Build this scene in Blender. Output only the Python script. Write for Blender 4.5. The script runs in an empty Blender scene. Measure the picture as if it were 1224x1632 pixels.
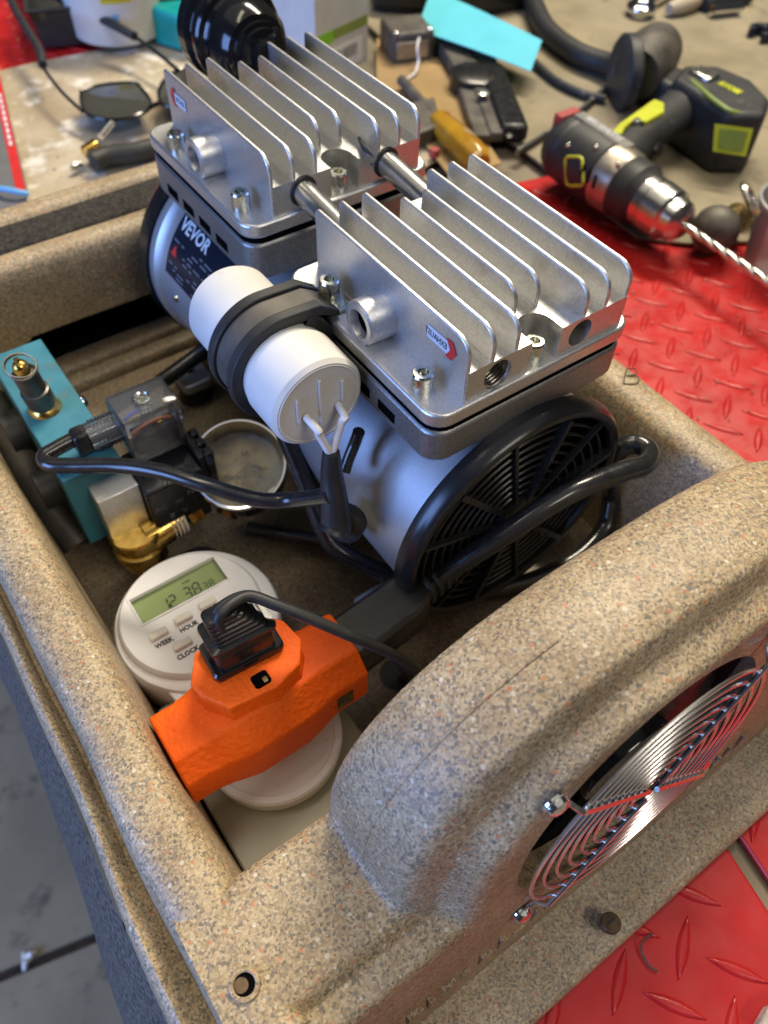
import bpy, bmesh, math, random
from mathutils import Vector, Matrix
from mathutils.geometry import tessellate_polygon
random.seed(7)
SC = bpy.context.scene
COL = SC.collection
PI = math.pi

# ------------------------------------------------------------------ camera
ROT = ((0.81563338, -0.57795825, 0.02657908),
       (-0.44425824, -0.65505820, -0.61117377),
       (0.37064376, 0.48668575, -0.79105005))        # rows: right, down, forward
CAM_Z = 0.38
cam_d = bpy.data.cameras.new('camera'); cam = bpy.data.objects.new('camera', cam_d); COL.objects.link(cam)
rt, dn, fw = [Vector(r) for r in ROT]
M = Matrix((rt, -dn, -fw)).transposed().to_4x4(); M.translation = (0, 0, CAM_Z)
cam.matrix_world = M
cam_d.sensor_fit = 'AUTO'; cam_d.sensor_width = 36.0
cam_d.lens = 36.0 * 1280 / 1632
cam_d.clip_start = 0.01; cam_d.clip_end = 60
cam_d.dof.use_dof = True; cam_d.dof.focus_distance = 0.285; cam_d.dof.aperture_fstop = 11.5
SC.camera = cam

# ------------------------------------------------------------------ light of the workshop
SC.view_settings.view_transform = 'Standard'; SC.view_settings.look = 'None'
SC.view_settings.exposure = 0.06; SC.view_settings.gamma = 1.0
world = bpy.data.worlds.new('World'); SC.world = world; world.use_nodes = True
bg = world.node_tree.nodes['Background']; bg.inputs[0].default_value = (0.85, 0.88, 1.0, 1); bg.inputs[1].default_value = 0.035

def area(name, loc, target, sx, sy, power, color):
    d = bpy.data.lights.new(name, 'AREA'); d.shape = 'RECTANGLE'; d.size = sx; d.size_y = sy
    d.energy = power; d.color = color
    o = bpy.data.objects.new(name, d); COL.objects.link(o); o.location = loc
    o.rotation_euler = (Vector(target) - Vector(loc)).to_track_quat('-Z', 'Y').to_euler()
    return o
area('ceiling_tube_light', (1.40, 1.05, 2.0), (0.2, 0.25, 0), 1.3, 0.22, 74, (1.0, 0.89, 0.69))
area('ceiling_tube_light_far', (-0.1, 0.75, 2.4), (0.2, 0.25, 0), 1.3, 0.22, 10, (1.0, 0.88, 0.68))
area('open_door_daylight', (-2.6, 0.35, 0.75), (0.1, 0.25, 0.1), 1.6, 1.6, 104, (0.25, 0.44, 1.0))
area('added_fill_near', (0.5, -1.7, 2.4), (0.2, 0.2, 0.1), 1.3, 0.22, 24, (1.0, 0.92, 0.79))  # added fill lamp behind the camera for front faces and guard highlights
area('ceiling_bounce_fill', (0.4, 0.5, 3.0), (0.4, 0.5, 0), 4.2, 4.2, 23, (1.0, 0.94, 0.85))  # added area lamp standing in for bounce off an unseen ceiling

SC.cycles.use_denoising = True
SC.cycles.max_bounces = 8
SC.cycles.caustics_reflective = False; SC.cycles.caustics_refractive = False
SC.cycles.sample_clamp_indirect = 4.0

# ------------------------------------------------------------------ survey helpers: sight line -> point on a known plane
def _ray(u, v):
    d = ((u - 612) / 1280.0, (v - 816) / 1280.0, 1.0)
    return Vector([sum(ROT[k][i] * d[k] for k in range(3)) for i in range(3)])
def az(u, v, z): d = _ray(u, v); return Vector((0, 0, CAM_Z)) + d * ((z - CAM_Z) / d.z)
def ay(u, v, y): d = _ray(u, v); return Vector((0, 0, CAM_Z)) + d * (y / d.y)
def ax(u, v, x): d = _ray(u, v); return Vector((0, 0, CAM_Z)) + d * (x / d.x)

# ------------------------------------------------------------------ materials
def new_mat(name):
    m = bpy.data.materials.new(name); m.use_nodes = True
    nt = m.node_tree; return m, nt, nt.nodes['Principled BSDF']
def N(nt, t, **kw):
    n = nt.nodes.new(t)
    for k, v in kw.items():
        if k in n.inputs: n.inputs[k].default_value = v
        else: setattr(n, k, v)
    return n
def ramp(nt, stops, interp='LINEAR'):
    r = nt.nodes.new('ShaderNodeValToRGB'); cr = r.color_ramp; cr.interpolation = interp
    while len(cr.elements) > 1: cr.elements.remove(cr.elements[-1])
    cr.elements[0].position = stops[0][0]; cr.elements[0].color = (*stops[0][1], 1)
    for p, c in stops[1:]:
        e = cr.elements.new(p); e.color = (*c, 1)
    return r
def plain(name, c1, c2=None, rough=0.5, metal=0.0, nscale=60, bscale=400, bstr=0.0, bdist=0.0005, rvar=0.0, coat=0.0, spec=0.5, wear=None, trans=0.0, ior=1.45, sheen=0.0, detail=4):
    m, nt, b = new_mat(name); L = nt.links
    g = N(nt, 'ShaderNodeNewGeometry')
    nz = N(nt, 'ShaderNodeTexNoise', Scale=nscale, Detail=detail); L.new(g.outputs['Position'], nz.inputs['Vector'])
    c2 = c2 or tuple(x * 0.86 for x in c1)
    cr = ramp(nt, [(0.33, c2), (0.67, c1)]); L.new(nz.outputs['Fac'], cr.inputs['Fac'])
    col = cr.outputs['Color']
    if wear:
        w = N(nt, 'ShaderNodeTexNoise', Scale=wear[1], Detail=8, Roughness=0.7); L.new(g.outputs['Position'], w.inputs['Vector'])
        wr = ramp(nt, [(wear[2], (0, 0, 0)), (wear[2] + wear[3], (1, 1, 1))]); L.new(w.outputs['Fac'], wr.inputs['Fac'])
        mx = N(nt, 'ShaderNodeMix', data_type='RGBA'); L.new(wr.outputs['Color'], mx.inputs[0])
        L.new(col, mx.inputs[6]); mx.inputs[7].default_value = (*wear[0], 1); col = mx.outputs[2]
    L.new(col, b.inputs['Base Color'])
    b.inputs['Roughness'].default_value = rough; b.inputs['Metallic'].default_value = metal
    b.inputs['Coat Weight'].default_value = coat; b.inputs['Specular IOR Level'].default_value = spec
    b.inputs['Transmission Weight'].default_value = trans; b.inputs['IOR'].default_value = ior
    b.inputs['Sheen Weight'].default_value = sheen
    if rvar:
        rn = N(nt, 'ShaderNodeTexNoise', Scale=nscale * 2.3, Detail=6); L.new(g.outputs['Position'], rn.inputs['Vector'])
        mr = N(nt, 'ShaderNodeMapRange'); mr.inputs['From Min'].default_value = 0.3; mr.inputs['From Max'].default_value = 0.7
        mr.inputs['To Min'].default_value = max(0.03, rough - rvar); mr.inputs['To Max'].default_value = min(1, rough + rvar)
        L.new(rn.outputs['Fac'], mr.inputs['Value']); L.new(mr.outputs['Result'], b.inputs['Roughness'])
    if bstr:
        bn = N(nt, 'ShaderNodeTexNoise', Scale=bscale, Detail=3); L.new(g.outputs['Position'], bn.inputs['Vector'])
        bp = N(nt, 'ShaderNodeBump', Strength=bstr, Distance=bdist); L.new(bn.outputs['Fac'], bp.inputs['Height'])
        L.new(bp.outputs['Normal'], b.inputs['Normal'])
    return m
def speckle(name, gain=1.0):
    """moulded plastic that imitates sandstone: cream, tan and grey grains with red and white flecks"""
    m, nt, b = new_mat(name); L = nt.links
    g = N(nt, 'ShaderNodeNewGeometry')
    v1 = N(nt, 'ShaderNodeTexVoronoi', Scale=1250.0); L.new(g.outputs['Position'], v1.inputs['Vector'])
    s1 = N(nt, 'ShaderNodeSeparateColor'); L.new(v1.outputs['Color'], s1.inputs[0])
    r1 = ramp(nt, [(0.0, (.22, .18, .13)), (.12, (.36, .27, .165)), (.34, (.44, .34, .21)), (.56, (.50, .395, .25)), (.76, (.56, .46, .315)), (.92, (.28, .25, .20))], 'CONSTANT')
    L.new(s1.outputs[0], r1.inputs['Fac'])
    v2 = N(nt, 'ShaderNodeTexVoronoi', Scale=540.0); L.new(g.outputs['Position'], v2.inputs['Vector'])
    s2 = N(nt, 'ShaderNodeSeparateColor'); L.new(v2.outputs['Color'], s2.inputs[0])
    r2 = ramp(nt, [(0.0, (.15, .145, .125)), (.08, (.56, .21, .10)), (.115, (.72, .67, .56)), (.15, (.22, .21, .18)), (.23, (.60, .25, .13))], 'CONSTANT')
    L.new(s2.outputs[1], r2.inputs['Fac'])
    near = N(nt, 'ShaderNodeMath', operation='LESS_THAN'); L.new(v2.outputs['Distance'], near.inputs[0]); near.inputs[1].default_value = 0.40
    few = N(nt, 'ShaderNodeMath', operation='LESS_THAN'); L.new(s2.outputs[1], few.inputs[0]); dn_ = N(nt, 'ShaderNodeTexNoise', Scale=38.0, Detail=4); L.new(g.outputs['Position'], dn_.inputs['Vector'])
    dm_ = N(nt, 'ShaderNodeMapRange'); dm_.inputs['From Min'].default_value = .35; dm_.inputs['From Max'].default_value = .65; dm_.inputs['To Min'].default_value = .10; dm_.inputs['To Max'].default_value = .31
    L.new(dn_.outputs['Fac'], dm_.inputs['Value']); L.new(dm_.outputs['Result'], few.inputs[1])
    f = N(nt, 'ShaderNodeMath', operation='MULTIPLY'); L.new(near.outputs[0], f.inputs[0]); L.new(few.outputs[0], f.inputs[1])
    f2 = N(nt, 'ShaderNodeMath', operation='MULTIPLY'); L.new(f.outputs[0], f2.inputs[0]); f2.inputs[1].default_value = 0.82
    mx = N(nt, 'ShaderNodeMix', data_type='RGBA'); L.new(f2.outputs[0], mx.inputs[0]); L.new(r1.outputs['Color'], mx.inputs[6]); L.new(r2.outputs['Color'], mx.inputs[7])
    big = N(nt, 'ShaderNodeTexNoise', Scale=26.0, Detail=5, Roughness=.65); L.new(g.outputs['Position'], big.inputs['Vector'])
    rb = ramp(nt, [(.3, (.74 * gain, .68 * gain, .60 * gain)), (.7, (1.10 * gain, 1.08 * gain, 1.04 * gain))]); L.new(big.outputs['Fac'], rb.inputs['Fac'])
    mu = N(nt, 'ShaderNodeMix', data_type='RGBA', blend_type='MULTIPLY'); mu.inputs[0].default_value = 1.0
    L.new(mx.outputs[2], mu.inputs[6]); L.new(rb.outputs['Color'], mu.inputs[7])
    # sooty fingerprints and grease, irregular
    st = N(nt, 'ShaderNodeTexNoise', Scale=11.0, Detail=7, Roughness=.7); L.new(g.outputs['Position'], st.inputs['Vector'])
    sr = ramp(nt, [(.60, (0, 0, 0)), (.78, (.55, .55, .55))]); L.new(st.outputs['Fac'], sr.inputs['Fac'])
    m3 = N(nt, 'ShaderNodeMix', data_type='RGBA'); L.new(sr.outputs['Color'], m3.inputs[0]); L.new(mu.outputs[2], m3.inputs[6]); m3.inputs[7].default_value = (.17, .125, .09, 1)
    L.new(m3.outputs[2], b.inputs['Base Color'])
    b.inputs['Roughness'].default_value = .5
    bn = N(nt, 'ShaderNodeTexNoise', Scale=900.0, Detail=2); L.new(g.outputs['Position'], bn.inputs['Vector'])
    bl = N(nt, 'ShaderNodeTexNoise', Scale=140.0, Detail=3); L.new(g.outputs['Position'], bl.inputs['Vector'])
    ad = N(nt, 'ShaderNodeMath', operation='MULTIPLY_ADD'); L.new(bl.outputs['Fac'], ad.inputs[0]); ad.inputs[1].default_value = 1.6; L.new(bn.outputs['Fac'], ad.inputs[2])
    bp = N(nt, 'ShaderNodeBump', Strength=.45, Distance=.0006); L.new(ad.outputs[0], bp.inputs['Height']); L.new(bp.outputs['Normal'], b.inputs['Normal'])
    return m
MT = {}
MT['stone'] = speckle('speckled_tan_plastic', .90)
MT['stone_shade'] = speckle('shade_darkened_plastic', .44)  # same speckle darkened evenly: the tub interior's shade is in this colour
MT['skirt'] = plain('shade_darkened_skirt', (.155, .13, .105), (.022, .020, .019), .8, nscale=520, bscale=700, bstr=.5)  # tub plastic again, with the shade of the outer side painted into its tone
MT['foam'] = plain('black_foam', (.060, .050, .036), (.006, .005, .005), .95, nscale=560, bscale=800, bstr=1.0, bdist=.001, detail=2)
MT['alu'] = plain('cast_aluminium', (.67, .67, .67), (.55, .55, .55), .40, .92, nscale=900, bscale=1500, bstr=.28, bdist=.0003, rvar=.06, wear=((.40, .38, .35), 26, .57, .16))
MT['alu_body'] = plain('silver_paint', (.46, .47, .50), (.40, .41, .43), .42, .70, nscale=1400, bscale=1600, bstr=.2, bdist=.0002)
MT['alu_dark'] = plain('grey_cast_block', (.30, .30, .30), (.22, .22, .22), .45, .85, nscale=700, bscale=1200, bstr=.3, bdist=.0003)
MT['steel'] = plain('machined_steel', (.66, .65, .62), (.60, .59, .56), .24, 1.0, nscale=40, rvar=.03)
MT['chrome'] = plain('chrome_wire', (.80, .80, .80), (.72, .72, .72), .10, 1.0)
MT['wire'] = plain('bright_steel_wire', (.86, .86, .85), (.80, .80, .79), .27, 1.0)
MT['zinc'] = plain('zinc_plated_screw', (.72, .72, .64), (.58, .6, .55), .24, 1.0, nscale=300, rvar=.08)
MT['brass'] = plain('brass', (.74, .49, .13), (.54, .34, .08), .26, 1.0, nscale=120, rvar=.12)
MT['oldbrass'] = plain('tarnished_brass', (.36, .25, .10), (.14, .10, .05), .38, 1.0, nscale=200, rvar=.1)
MT['greyband'] = plain('grey_band', (.22, .215, .20), (.17, .165, .15), .45)
MT['dullred'] = plain('dull_red', (.36, .06, .06), (.28, .04, .04), .5)
MT['void'] = plain('dark_recess', (.004, .004, .004), None, 1.0, spec=0.0)  # lightless black painted for the shade inside slots, bores and gaps
MT['gaugesteel'] = plain('gauge_steel', (.52, .50, .46), (.44, .42, .38), .16, 1.0, nscale=40)
MT['dustyrubber'] = plain('dusty_rubber', (.034, .034, .032), (.022, .022, .020), .36, nscale=90, bscale=900, bstr=.12)
MT['satinblack'] = plain('satin_black', (.012, .012, .013), None, .26)
MT['gunmetal'] = plain('gunmetal', (.15, .14, .125), (.10, .095, .085), .4, .85, nscale=120)
MT['rustbrown'] = plain('brown_screw_head', (.16, .105, .06), (.08, .05, .03), .5, .6, nscale=300)
MT['black'] = plain('black_plastic', (.013, .013, .014), (.009, .009, .010), .30, rvar=.08, nscale=90)
MT['blackgloss'] = plain('gloss_black_plastic', (.010, .010, .011), (.007, .007, .008), .13)
MT['rubber'] = plain('black_rubber', (.026, .026, .027), (.016, .016, .017), .52, nscale=180, bscale=900, bstr=.15)
MT['cable'] = plain('black_cable', (.020, .020, .021), (.014, .014, .015), .24, rvar=.06, nscale=130, coat=.3)
MT['tape'] = plain('black_tape', (.02, .02, .022), (.013, .013, .014), .42, bscale=250, bstr=.3)
MT['white'] = plain('white_plastic', (.84, .84, .85), (.79, .79, .80), .38, nscale=40, bscale=1200, bstr=.06, wear=((.66, .64, .60), 130, .66, .08))
MT['cream'] = plain('cream_button', (.80, .77, .68), (.76, .73, .64), .42)
MT['capwhite'] = plain('capacitor_shell', (.68, .67, .64), (.62, .61, .58), .42, nscale=50, wear=((.5, .48, .42), 90, .66, .06))
MT['wirewhite'] = plain('white_wire', (.75, .73, .72), None, .45)
MT['orange'] = plain('orange_vinyl', (.90, .125, .004), (.82, .105, .003), .55, nscale=70, bscale=480, bstr=.8, bdist=.0008, spec=.3)
MT['teal'] = plain('teal_paint', (.050, .225, .30), (.04, .185, .25), .46, nscale=80, bscale=500, bstr=.12, rvar=.1, wear=((.10, .17, .19), 60, .58, .08))
MT['beige'] = plain('beige_plate', (.40, .38, .29), (.33, .315, .24), .34, nscale=30, wear=((.12, .10, .07), 160, .70, .04))
MT['lcd'] = plain('lcd_green', (.29, .36, .155), (.26, .33, .14), .16, nscale=30)
MT['lcdink'] = plain('lcd_segment', (.045, .06, .03), None, .3)
MT['ink'] = plain('black_print', (.03, .03, .03), None, .6)
def clear(name, tint, rough, haze, blend=.25):
    m, nt, b = new_mat(name); L = nt.links; nt.nodes.remove(b); out = nt.nodes['Material Output']
    tr = N(nt, 'ShaderNodeBsdfTransparent'); tr.inputs[0].default_value = (*tint, 1)
    gl = N(nt, 'ShaderNodeBsdfGlossy', Roughness=rough); df = N(nt, 'ShaderNodeBsdfDiffuse'); df.inputs[0].default_value = (.8, .82, .85, 1)
    nz = N(nt, 'ShaderNodeTexNoise', Scale=180.0, Detail=3); g = N(nt, 'ShaderNodeNewGeometry'); L.new(g.outputs['Position'], nz.inputs['Vector'])
    bp = N(nt, 'ShaderNodeBump', Strength=.15, Distance=.0004); L.new(nz.outputs['Fac'], bp.inputs['Height']); L.new(bp.outputs['Normal'], gl.inputs['Normal'])
    lw = N(nt, 'ShaderNodeLayerWeight', Blend=blend); L.new(bp.outputs['Normal'], lw.inputs['Normal'])
    m0 = N(nt, 'ShaderNodeMixShader'); m0.inputs[0].default_value = haze; L.new(tr.outputs[0], m0.inputs[1]); L.new(df.outputs[0], m0.inputs[2])
    m1 = N(nt, 'ShaderNodeMixShader'); L.new(lw.outputs['Fresnel'], m1.inputs[0]); L.new(m0.outputs[0], m1.inputs[1]); L.new(gl.outputs[0], m1.inputs[2])
    L.new(m1.outputs[0], out.inputs['Surface']); return m
MT['glass'] = clear('clear_plastic', (.98, .99, 1.0), .08, .055)
MT['thinglass'] = clear('gauge_glass', (.97, .97, .95), .05, .01, .10)
MT['gaugeface'] = plain('oily_gauge_face', (.40, .33, .18), (.10, .07, .03), .25, nscale=85, coat=.6, wear=((.05, .035, .02), 55, .57, .10))
MT['label'] = plain('navy_label', (.012, .017, .030), (.009, .013, .024), .22)
MT['print'] = plain('white_print', (.72, .74, .78), None, .4)
MT['greyprint'] = plain('grey_print', (.15, .16, .19), None, .4)
MT['redprint'] = plain('red_print', (.62, .03, .03), None, .4)
MT['sticker'] = plain('silver_sticker', (.62, .63, .68), None, .35)
MT['mat'] = plain('red_mat', (.50, .020, .020), (.40, .014, .015), .30, nscale=30, bscale=500, bstr=.12, rvar=.09, wear=((.22, .05, .03), 60, .70, .04))
MT['bench'] = plain('dusty_bench', (.22, .185, .135), (.15, .125, .09), .7, nscale=14, wear=((.34, .30, .23), 20, .62, .1))
MT['card1'] = plain('dusty_beige_sheet', (.47, .40, .29), (.31, .24, .15), .7, nscale=18, detail=9, wear=((.66, .62, .55), 24, .52, .10), bscale=200, bstr=.2)
MT['card2'] = plain('brown_dusty_sheet', (.29, .245, .165), (.19, .16, .105), .75, nscale=16, detail=9, wear=((.10, .08, .055), 30, .58, .12), bscale=200, bstr=.15)
MT['card3'] = plain('brown_cardboard', (.34, .225, .095), (.27, .175, .075), .8, nscale=20, bscale=300, bstr=.15)
MT['concrete'] = plain('concrete', (.30, .25, .165), (.20, .17, .115), .75, nscale=7, detail=9, bscale=90, bstr=.4, bdist=.002, wear=((.06, .05, .04), 17, .55, .16))
MT['joint'] = plain('dirty_joint', (.06, .035, .02), (.02, .014, .01), .9, nscale=80)
MT['lime'] = plain('lime_plastic', (.52, .56, .035), (.45, .48, .03), .4)
MT['limedark'] = plain('lime_rubber', (.22, .29, .055), None, .45)
MT['toolgrey'] = plain('dark_tool_rubber', (.030, .031, .034), (.019, .020, .022), .5, nscale=60, wear=((.13, .12, .10), 45, .62, .1), bscale=700, bstr=.12)
MT['dirtygrey'] = plain('dirty_grey_metal', (.12, .11, .095), (.06, .055, .05), .55, .4, nscale=60)
MT['tan_metal'] = plain('dull_gearbox', (.42, .38, .32), (.30, .27, .23), .35, .8, nscale=80)
MT['greyprintbox'] = plain('grey_box_card', (.52, .53, .53), (.46, .47, .47), .5)
MT['green'] = plain('green_print', (.20, .52, .02), None, .5)
MT['cyan'] = plain('cyan_tag', (.085, .50, .60), (.075, .44, .54), .65, nscale=30, wear=((.05, .36, .46), 50, .66, .05))
MT['amber'] = plain('amber_handle', (.42, .23, .018), (.28, .14, .012), .14, coat=.4, nscale=40)
MT['bucket'] = plain('white_bucket', (.60, .59, .55), (.54, .53, .49), .45)
MT['turq'] = plain('turquoise_plastic', (.0, .30, .29), (.0, .24, .24), .35)
MT['yellow'] = plain('yellow_label', (.60, .50, .03), None, .5)
MT['lens'] = plain('dark_lens', (.06, .06, .05), (.05, .05, .04), .06, coat=.5)
MT['bluewire'] = plain('light_blue_wire', (.16, .42, .72), None, .4)
MT['greybook'] = plain('grey_booklet', (.15, .15, .15), None, .5)
MT['cup'] = clear('frosted_cup', (.9, .85, .85), .2, .35)
MT['copper'] = plain('red_copper_wire', (.42, .14, .06), None, .4)
MT['blueins'] = plain('blue_wire', (.03, .07, .40), None, .4)
MT['dust'] = plain('metal_swarf', (.30, .22, .16), None, .6)

# ------------------------------------------------------------------ mesh helpers
class MB:
    def __init__(s): s.v = []; s.f = []
    def add(s, vs, fs):
        o = len(s.v); s.v += [Vector(p) for p in vs]; s.f += [tuple(i + o for i in f) for f in fs]; return s
    def box(s, lo, hi, M=None):
        (a, b, c), (d, e, f) = lo, hi
        vs = [Vector(p) for p in ((a, b, c), (d, b, c), (d, e, c), (a, e, c), (a, b, f), (d, b, f), (d, e, f), (a, e, f))]
        if M: vs = [M @ p for p in vs]
        return s.add(vs, [(0, 3, 2, 1), (4, 5, 6, 7), (0, 1, 5, 4), (1, 2, 6, 5), (2, 3, 7, 6), (3, 0, 4, 7)])
    def prism(s, poly, z0, z1, M=None, scale1=1.0, off1=(0, 0)):
        n = len(poly); cx = sum(p[0] for p in poly) / n; cy = sum(p[1] for p in poly) / n
        vs = [Vector((x, y, z0)) for x, y in poly] + [Vector((cx + (x - cx) * scale1 + off1[0], cy + (y - cy) * scale1 + off1[1], z1)) for x, y in poly]
        if M: vs = [M @ p for p in vs]
        return s.add(vs, [tuple(reversed(range(n))), tuple(range(n, 2 * n))] + [(i, (i + 1) % n, n + (i + 1) % n, n + i) for i in range(n)])
    def lathe(s, org, axis, prof, n=32, cap0=True, cap1=True, ref=None):
        axis = Vector(axis).normalized(); org = Vector(org)
        ref = Vector(ref) if ref else (Vector((0, 0, 1)) if abs(axis.z) < .9 else Vector((1, 0, 0)))
        a = axis.cross(ref).normalized(); b = axis.cross(a)
        vs = []; fs = []
        for r, h in prof:
            for i in range(n):
                t = 2 * PI * i / n; vs.append(org + axis * h + (a * math.cos(t) + b * math.sin(t)) * r)
        for k in range(len(prof) - 1):
            for i in range(n):
                j = (i + 1) % n; fs.append((k * n + i, k * n + j, (k + 1) * n + j, (k + 1) * n + i))
        if cap0: fs.append(tuple(reversed(range(n))))
        if cap1: fs.append(tuple(range((len(prof) - 1) * n, len(prof) * n)))
        return s.add(vs, fs)
    def cyl(s, p0, p1, r0, r1=None, n=24):
        p0, p1 = Vector(p0), Vector(p1); return s.lathe(p0, p1 - p0, [(r0, 0), (r0 if r1 is None else r1, (p1 - p0).length)], n)
    def sphere(s, c, r, n=24, m=12, sz=1.0):
        return s.lathe(c, (0, 0, 1), [(max(1e-5, r * math.sin(PI * k / m)), -r * sz * math.cos(PI * k / m)) for k in range(m + 1)], n)
    def tube(s, pts, r, n=12, sect=None, up=None, cap=True):
        pts = [Vector(p) for p in pts]; K = len(pts)
        rr = r if isinstance(r, (list, tuple)) else [r] * K
        sect = sect or [(math.cos(2 * PI * i / n), math.sin(2 * PI * i / n)) for i in range(n)]; n = len(sect)
        T = [(pts[min(k + 1, K - 1)] - pts[max(k - 1, 0)]).normalized() for k in range(K)]
        u = Vector(up) if up else (Vector((0, 0, 1)) if abs(T[0].z) < .9 else Vector((1, 0, 0)))
        vs = []
        for k in range(K):
            u = (u - T[k] * u.dot(T[k])).normalized(); w = T[k].cross(u)
            vs += [pts[k] + (w * a + u * b) * rr[k] for a, b in sect]
        fs = [(k * n + i, k * n + (i + 1) % n, (k + 1) * n + (i + 1) % n, (k + 1) * n + i) for k in range(K - 1) for i in range(n)]
        if cap: fs += [tuple(reversed(range(n))), tuple(range((K - 1) * n, K * n))]
        return s.add(vs, fs)
    def loft(s, rows, close=False, cap=False):
        n = len(rows[0]); vs = [p for r in rows for p in r]; m = n if close else n - 1
        fs = [(k * n + i, k * n + (i + 1) % n, (k + 1) * n + (i + 1) % n, (k + 1) * n + i) for k in range(len(rows) - 1) for i in range(m)]
        if cap: fs += [tuple(reversed(range(n))), tuple(range((len(rows) - 1) * n, len(rows) * n))]
        return s.add(vs, fs)
    def torus(s, c, axis, R, r, n=48, m=8):
        axis = Vector(axis).normalized(); ref = Vector((0, 0, 1)) if abs(axis.z) < .9 else Vector((1, 0, 0))
        a = axis.cross(ref).normalized(); b = axis.cross(a); rows = []
        for i in range(n + 1):
            t = 2 * PI * i / n; d = a * math.cos(t) + b * math.sin(t)
            rows.append([Vector(c) + d * (R + r * math.cos(2 * PI * j / m)) + axis * (r * math.sin(2 * PI * j / m)) for j in range(m)])
        return s.loft(rows, close=True)
    def build(s, name, mat, parent=None, bevel=0, seg=2, smooth=38, weld=True, sub=0):
        if s.v:
            lo = Vector([min(p[i] for p in s.v) for i in range(3)]); hi = Vector([max(p[i] for p in s.v) for i in range(3)])
            c = (lo + hi) / 2
        else: c = Vector()
        me = bpy.data.meshes.new(name); me.from_pydata([p - c for p in s.v], [], s.f)
        bm = bmesh.new(); bm.from_mesh(me)
        if weld: bmesh.ops.remove_doubles(bm, verts=bm.verts, dist=2e-6)
        bmesh.ops.recalc_face_normals(bm, faces=bm.faces); bm.to_mesh(me); bm.free()
        me.materials.append(MT[mat] if isinstance(mat, str) else mat)
        for p in me.polygons: p.use_smooth = True
        me.set_sharp_from_angle(angle=math.radians(smooth))
        o = bpy.data.objects.new(name, me); COL.objects.link(o); o.location = c
        if bevel:
            b = o.modifiers.new('bevel', 'BEVEL'); b.width = bevel; b.segments = seg; b.limit_method = 'ANGLE'; b.angle_limit = math.radians(35); b.harden_normals = False
        if sub:
            m = o.modifiers.new('sub', 'SUBSURF'); m.levels = sub; m.render_levels = sub
        if parent: attach(o, parent)
        return o
WORLD_LOC = {}
def wloc(o):
    return o.location if o.parent is None else wloc(o.parent) + o.location
def attach(o, parent):
    w = o.location.copy(); o.parent = parent; o.location = w - wloc(parent)
def thing(name, label, cat, loc, group=None):
    o = bpy.data.objects.new(name, None); COL.objects.link(o); o.location = loc; o.empty_display_size = .01
    return tag(o, label, cat, group)
def tag(o, label=None, cat=None, group=None, kind=None):
    if label: o['label'] = label
    if cat: o['category'] = cat
    if group: o['group'] = group
    if kind: o['kind'] = kind
    return o
def cut(o, cutter_mb):
    c = cutter_mb.build('cutter', 'black')
    m = o.modifiers.new('cut', 'BOOLEAN'); m.object = c; m.operation = 'DIFFERENCE'; m.solver = 'EXACT'
    # world placement of o is location only
    par = o.parent; loc = o.location.copy()
    if par: o.parent = None; o.location = wloc(par) + loc
    bpy.context.view_layer.update()
    me = bpy.data.meshes.new_from_object(o.evaluated_get(bpy.context.evaluated_depsgraph_get()))
    o.modifiers.clear(); o.data = me; me.set_sharp_from_angle(angle=math.radians(30))
    if par: o.parent = par; o.location = loc
    bpy.data.objects.remove(c)
    return o
def rrect(x0, y0, x1, y1, r, n=5):
    out = []
    for cx, cy, a0 in ((x1 - r, y1 - r, 0), (x0 + r, y1 - r, 90), (x0 + r, y0 + r, 180), (x1 - r, y0 + r, 270)):
        for k in range(n + 1):
            t = math.radians(a0 + 90 * k / n); out.append((cx + r * math.cos(t), cy + r * math.sin(t)))
    return out
def spline(pts, per=8):
    pts = [Vector(p) for p in pts]; P = [pts[0] * 2 - pts[1]] + pts + [pts[-1] * 2 - pts[-2]]; out = []
    for i in range(1, len(P) - 2):
        for k in range(per):
            t = k / per; a, b, c, d = P[i - 1:i + 3]
            out.append(.5 * ((2 * b) + (c - a) * t + (2 * a - 5 * b + 4 * c - d) * t * t + (3 * b - a - 3 * c + d) * t ** 3))
    return out + [pts[-1]]
def frame(org, xa, ya):
    xa = Vector(xa).normalized(); za = xa.cross(Vector(ya)).normalized(); ya = za.cross(xa)
    m = Matrix((xa, ya, za)).transposed().to_4x4(); m.translation = Vector(org); return m
def text_mb(txt, size, M, depth=.0001, center=True, sx=1.0, space=1.0, offset=0.0):
    cu = bpy.data.curves.new('t', 'FONT'); cu.body = txt; cu.size = size; cu.extrude = depth; cu.resolution_u = 2; cu.space_character = space; cu.offset = offset
    if center: cu.align_x = 'CENTER'; cu.align_y = 'CENTER'
    o = bpy.data.objects.new('t', cu); COL.objects.link(o); bpy.context.view_layer.update()
    me = bpy.data.meshes.new_from_object(o.evaluated_get(bpy.context.evaluated_depsgraph_get()))
    mb = MB(); S = Matrix.Diagonal((sx, 1, 1, 1))
    mb.add([M @ (S @ v.co) for v in me.vertices], [tuple(p.vertices) for p in me.polygons])
    bpy.data.objects.remove(o); bpy.data.curves.remove(cu); bpy.data.meshes.remove(me)
    return mb
def hexpoly(r, rot=0): return [(r * math.cos(PI / 3 * k + rot), r * math.sin(PI / 3 * k + rot)) for k in range(6)]
X, Y, Z = Vector((1, 0, 0)), Vector((0, 1, 0)), Vector((0, 0, 1))

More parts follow.
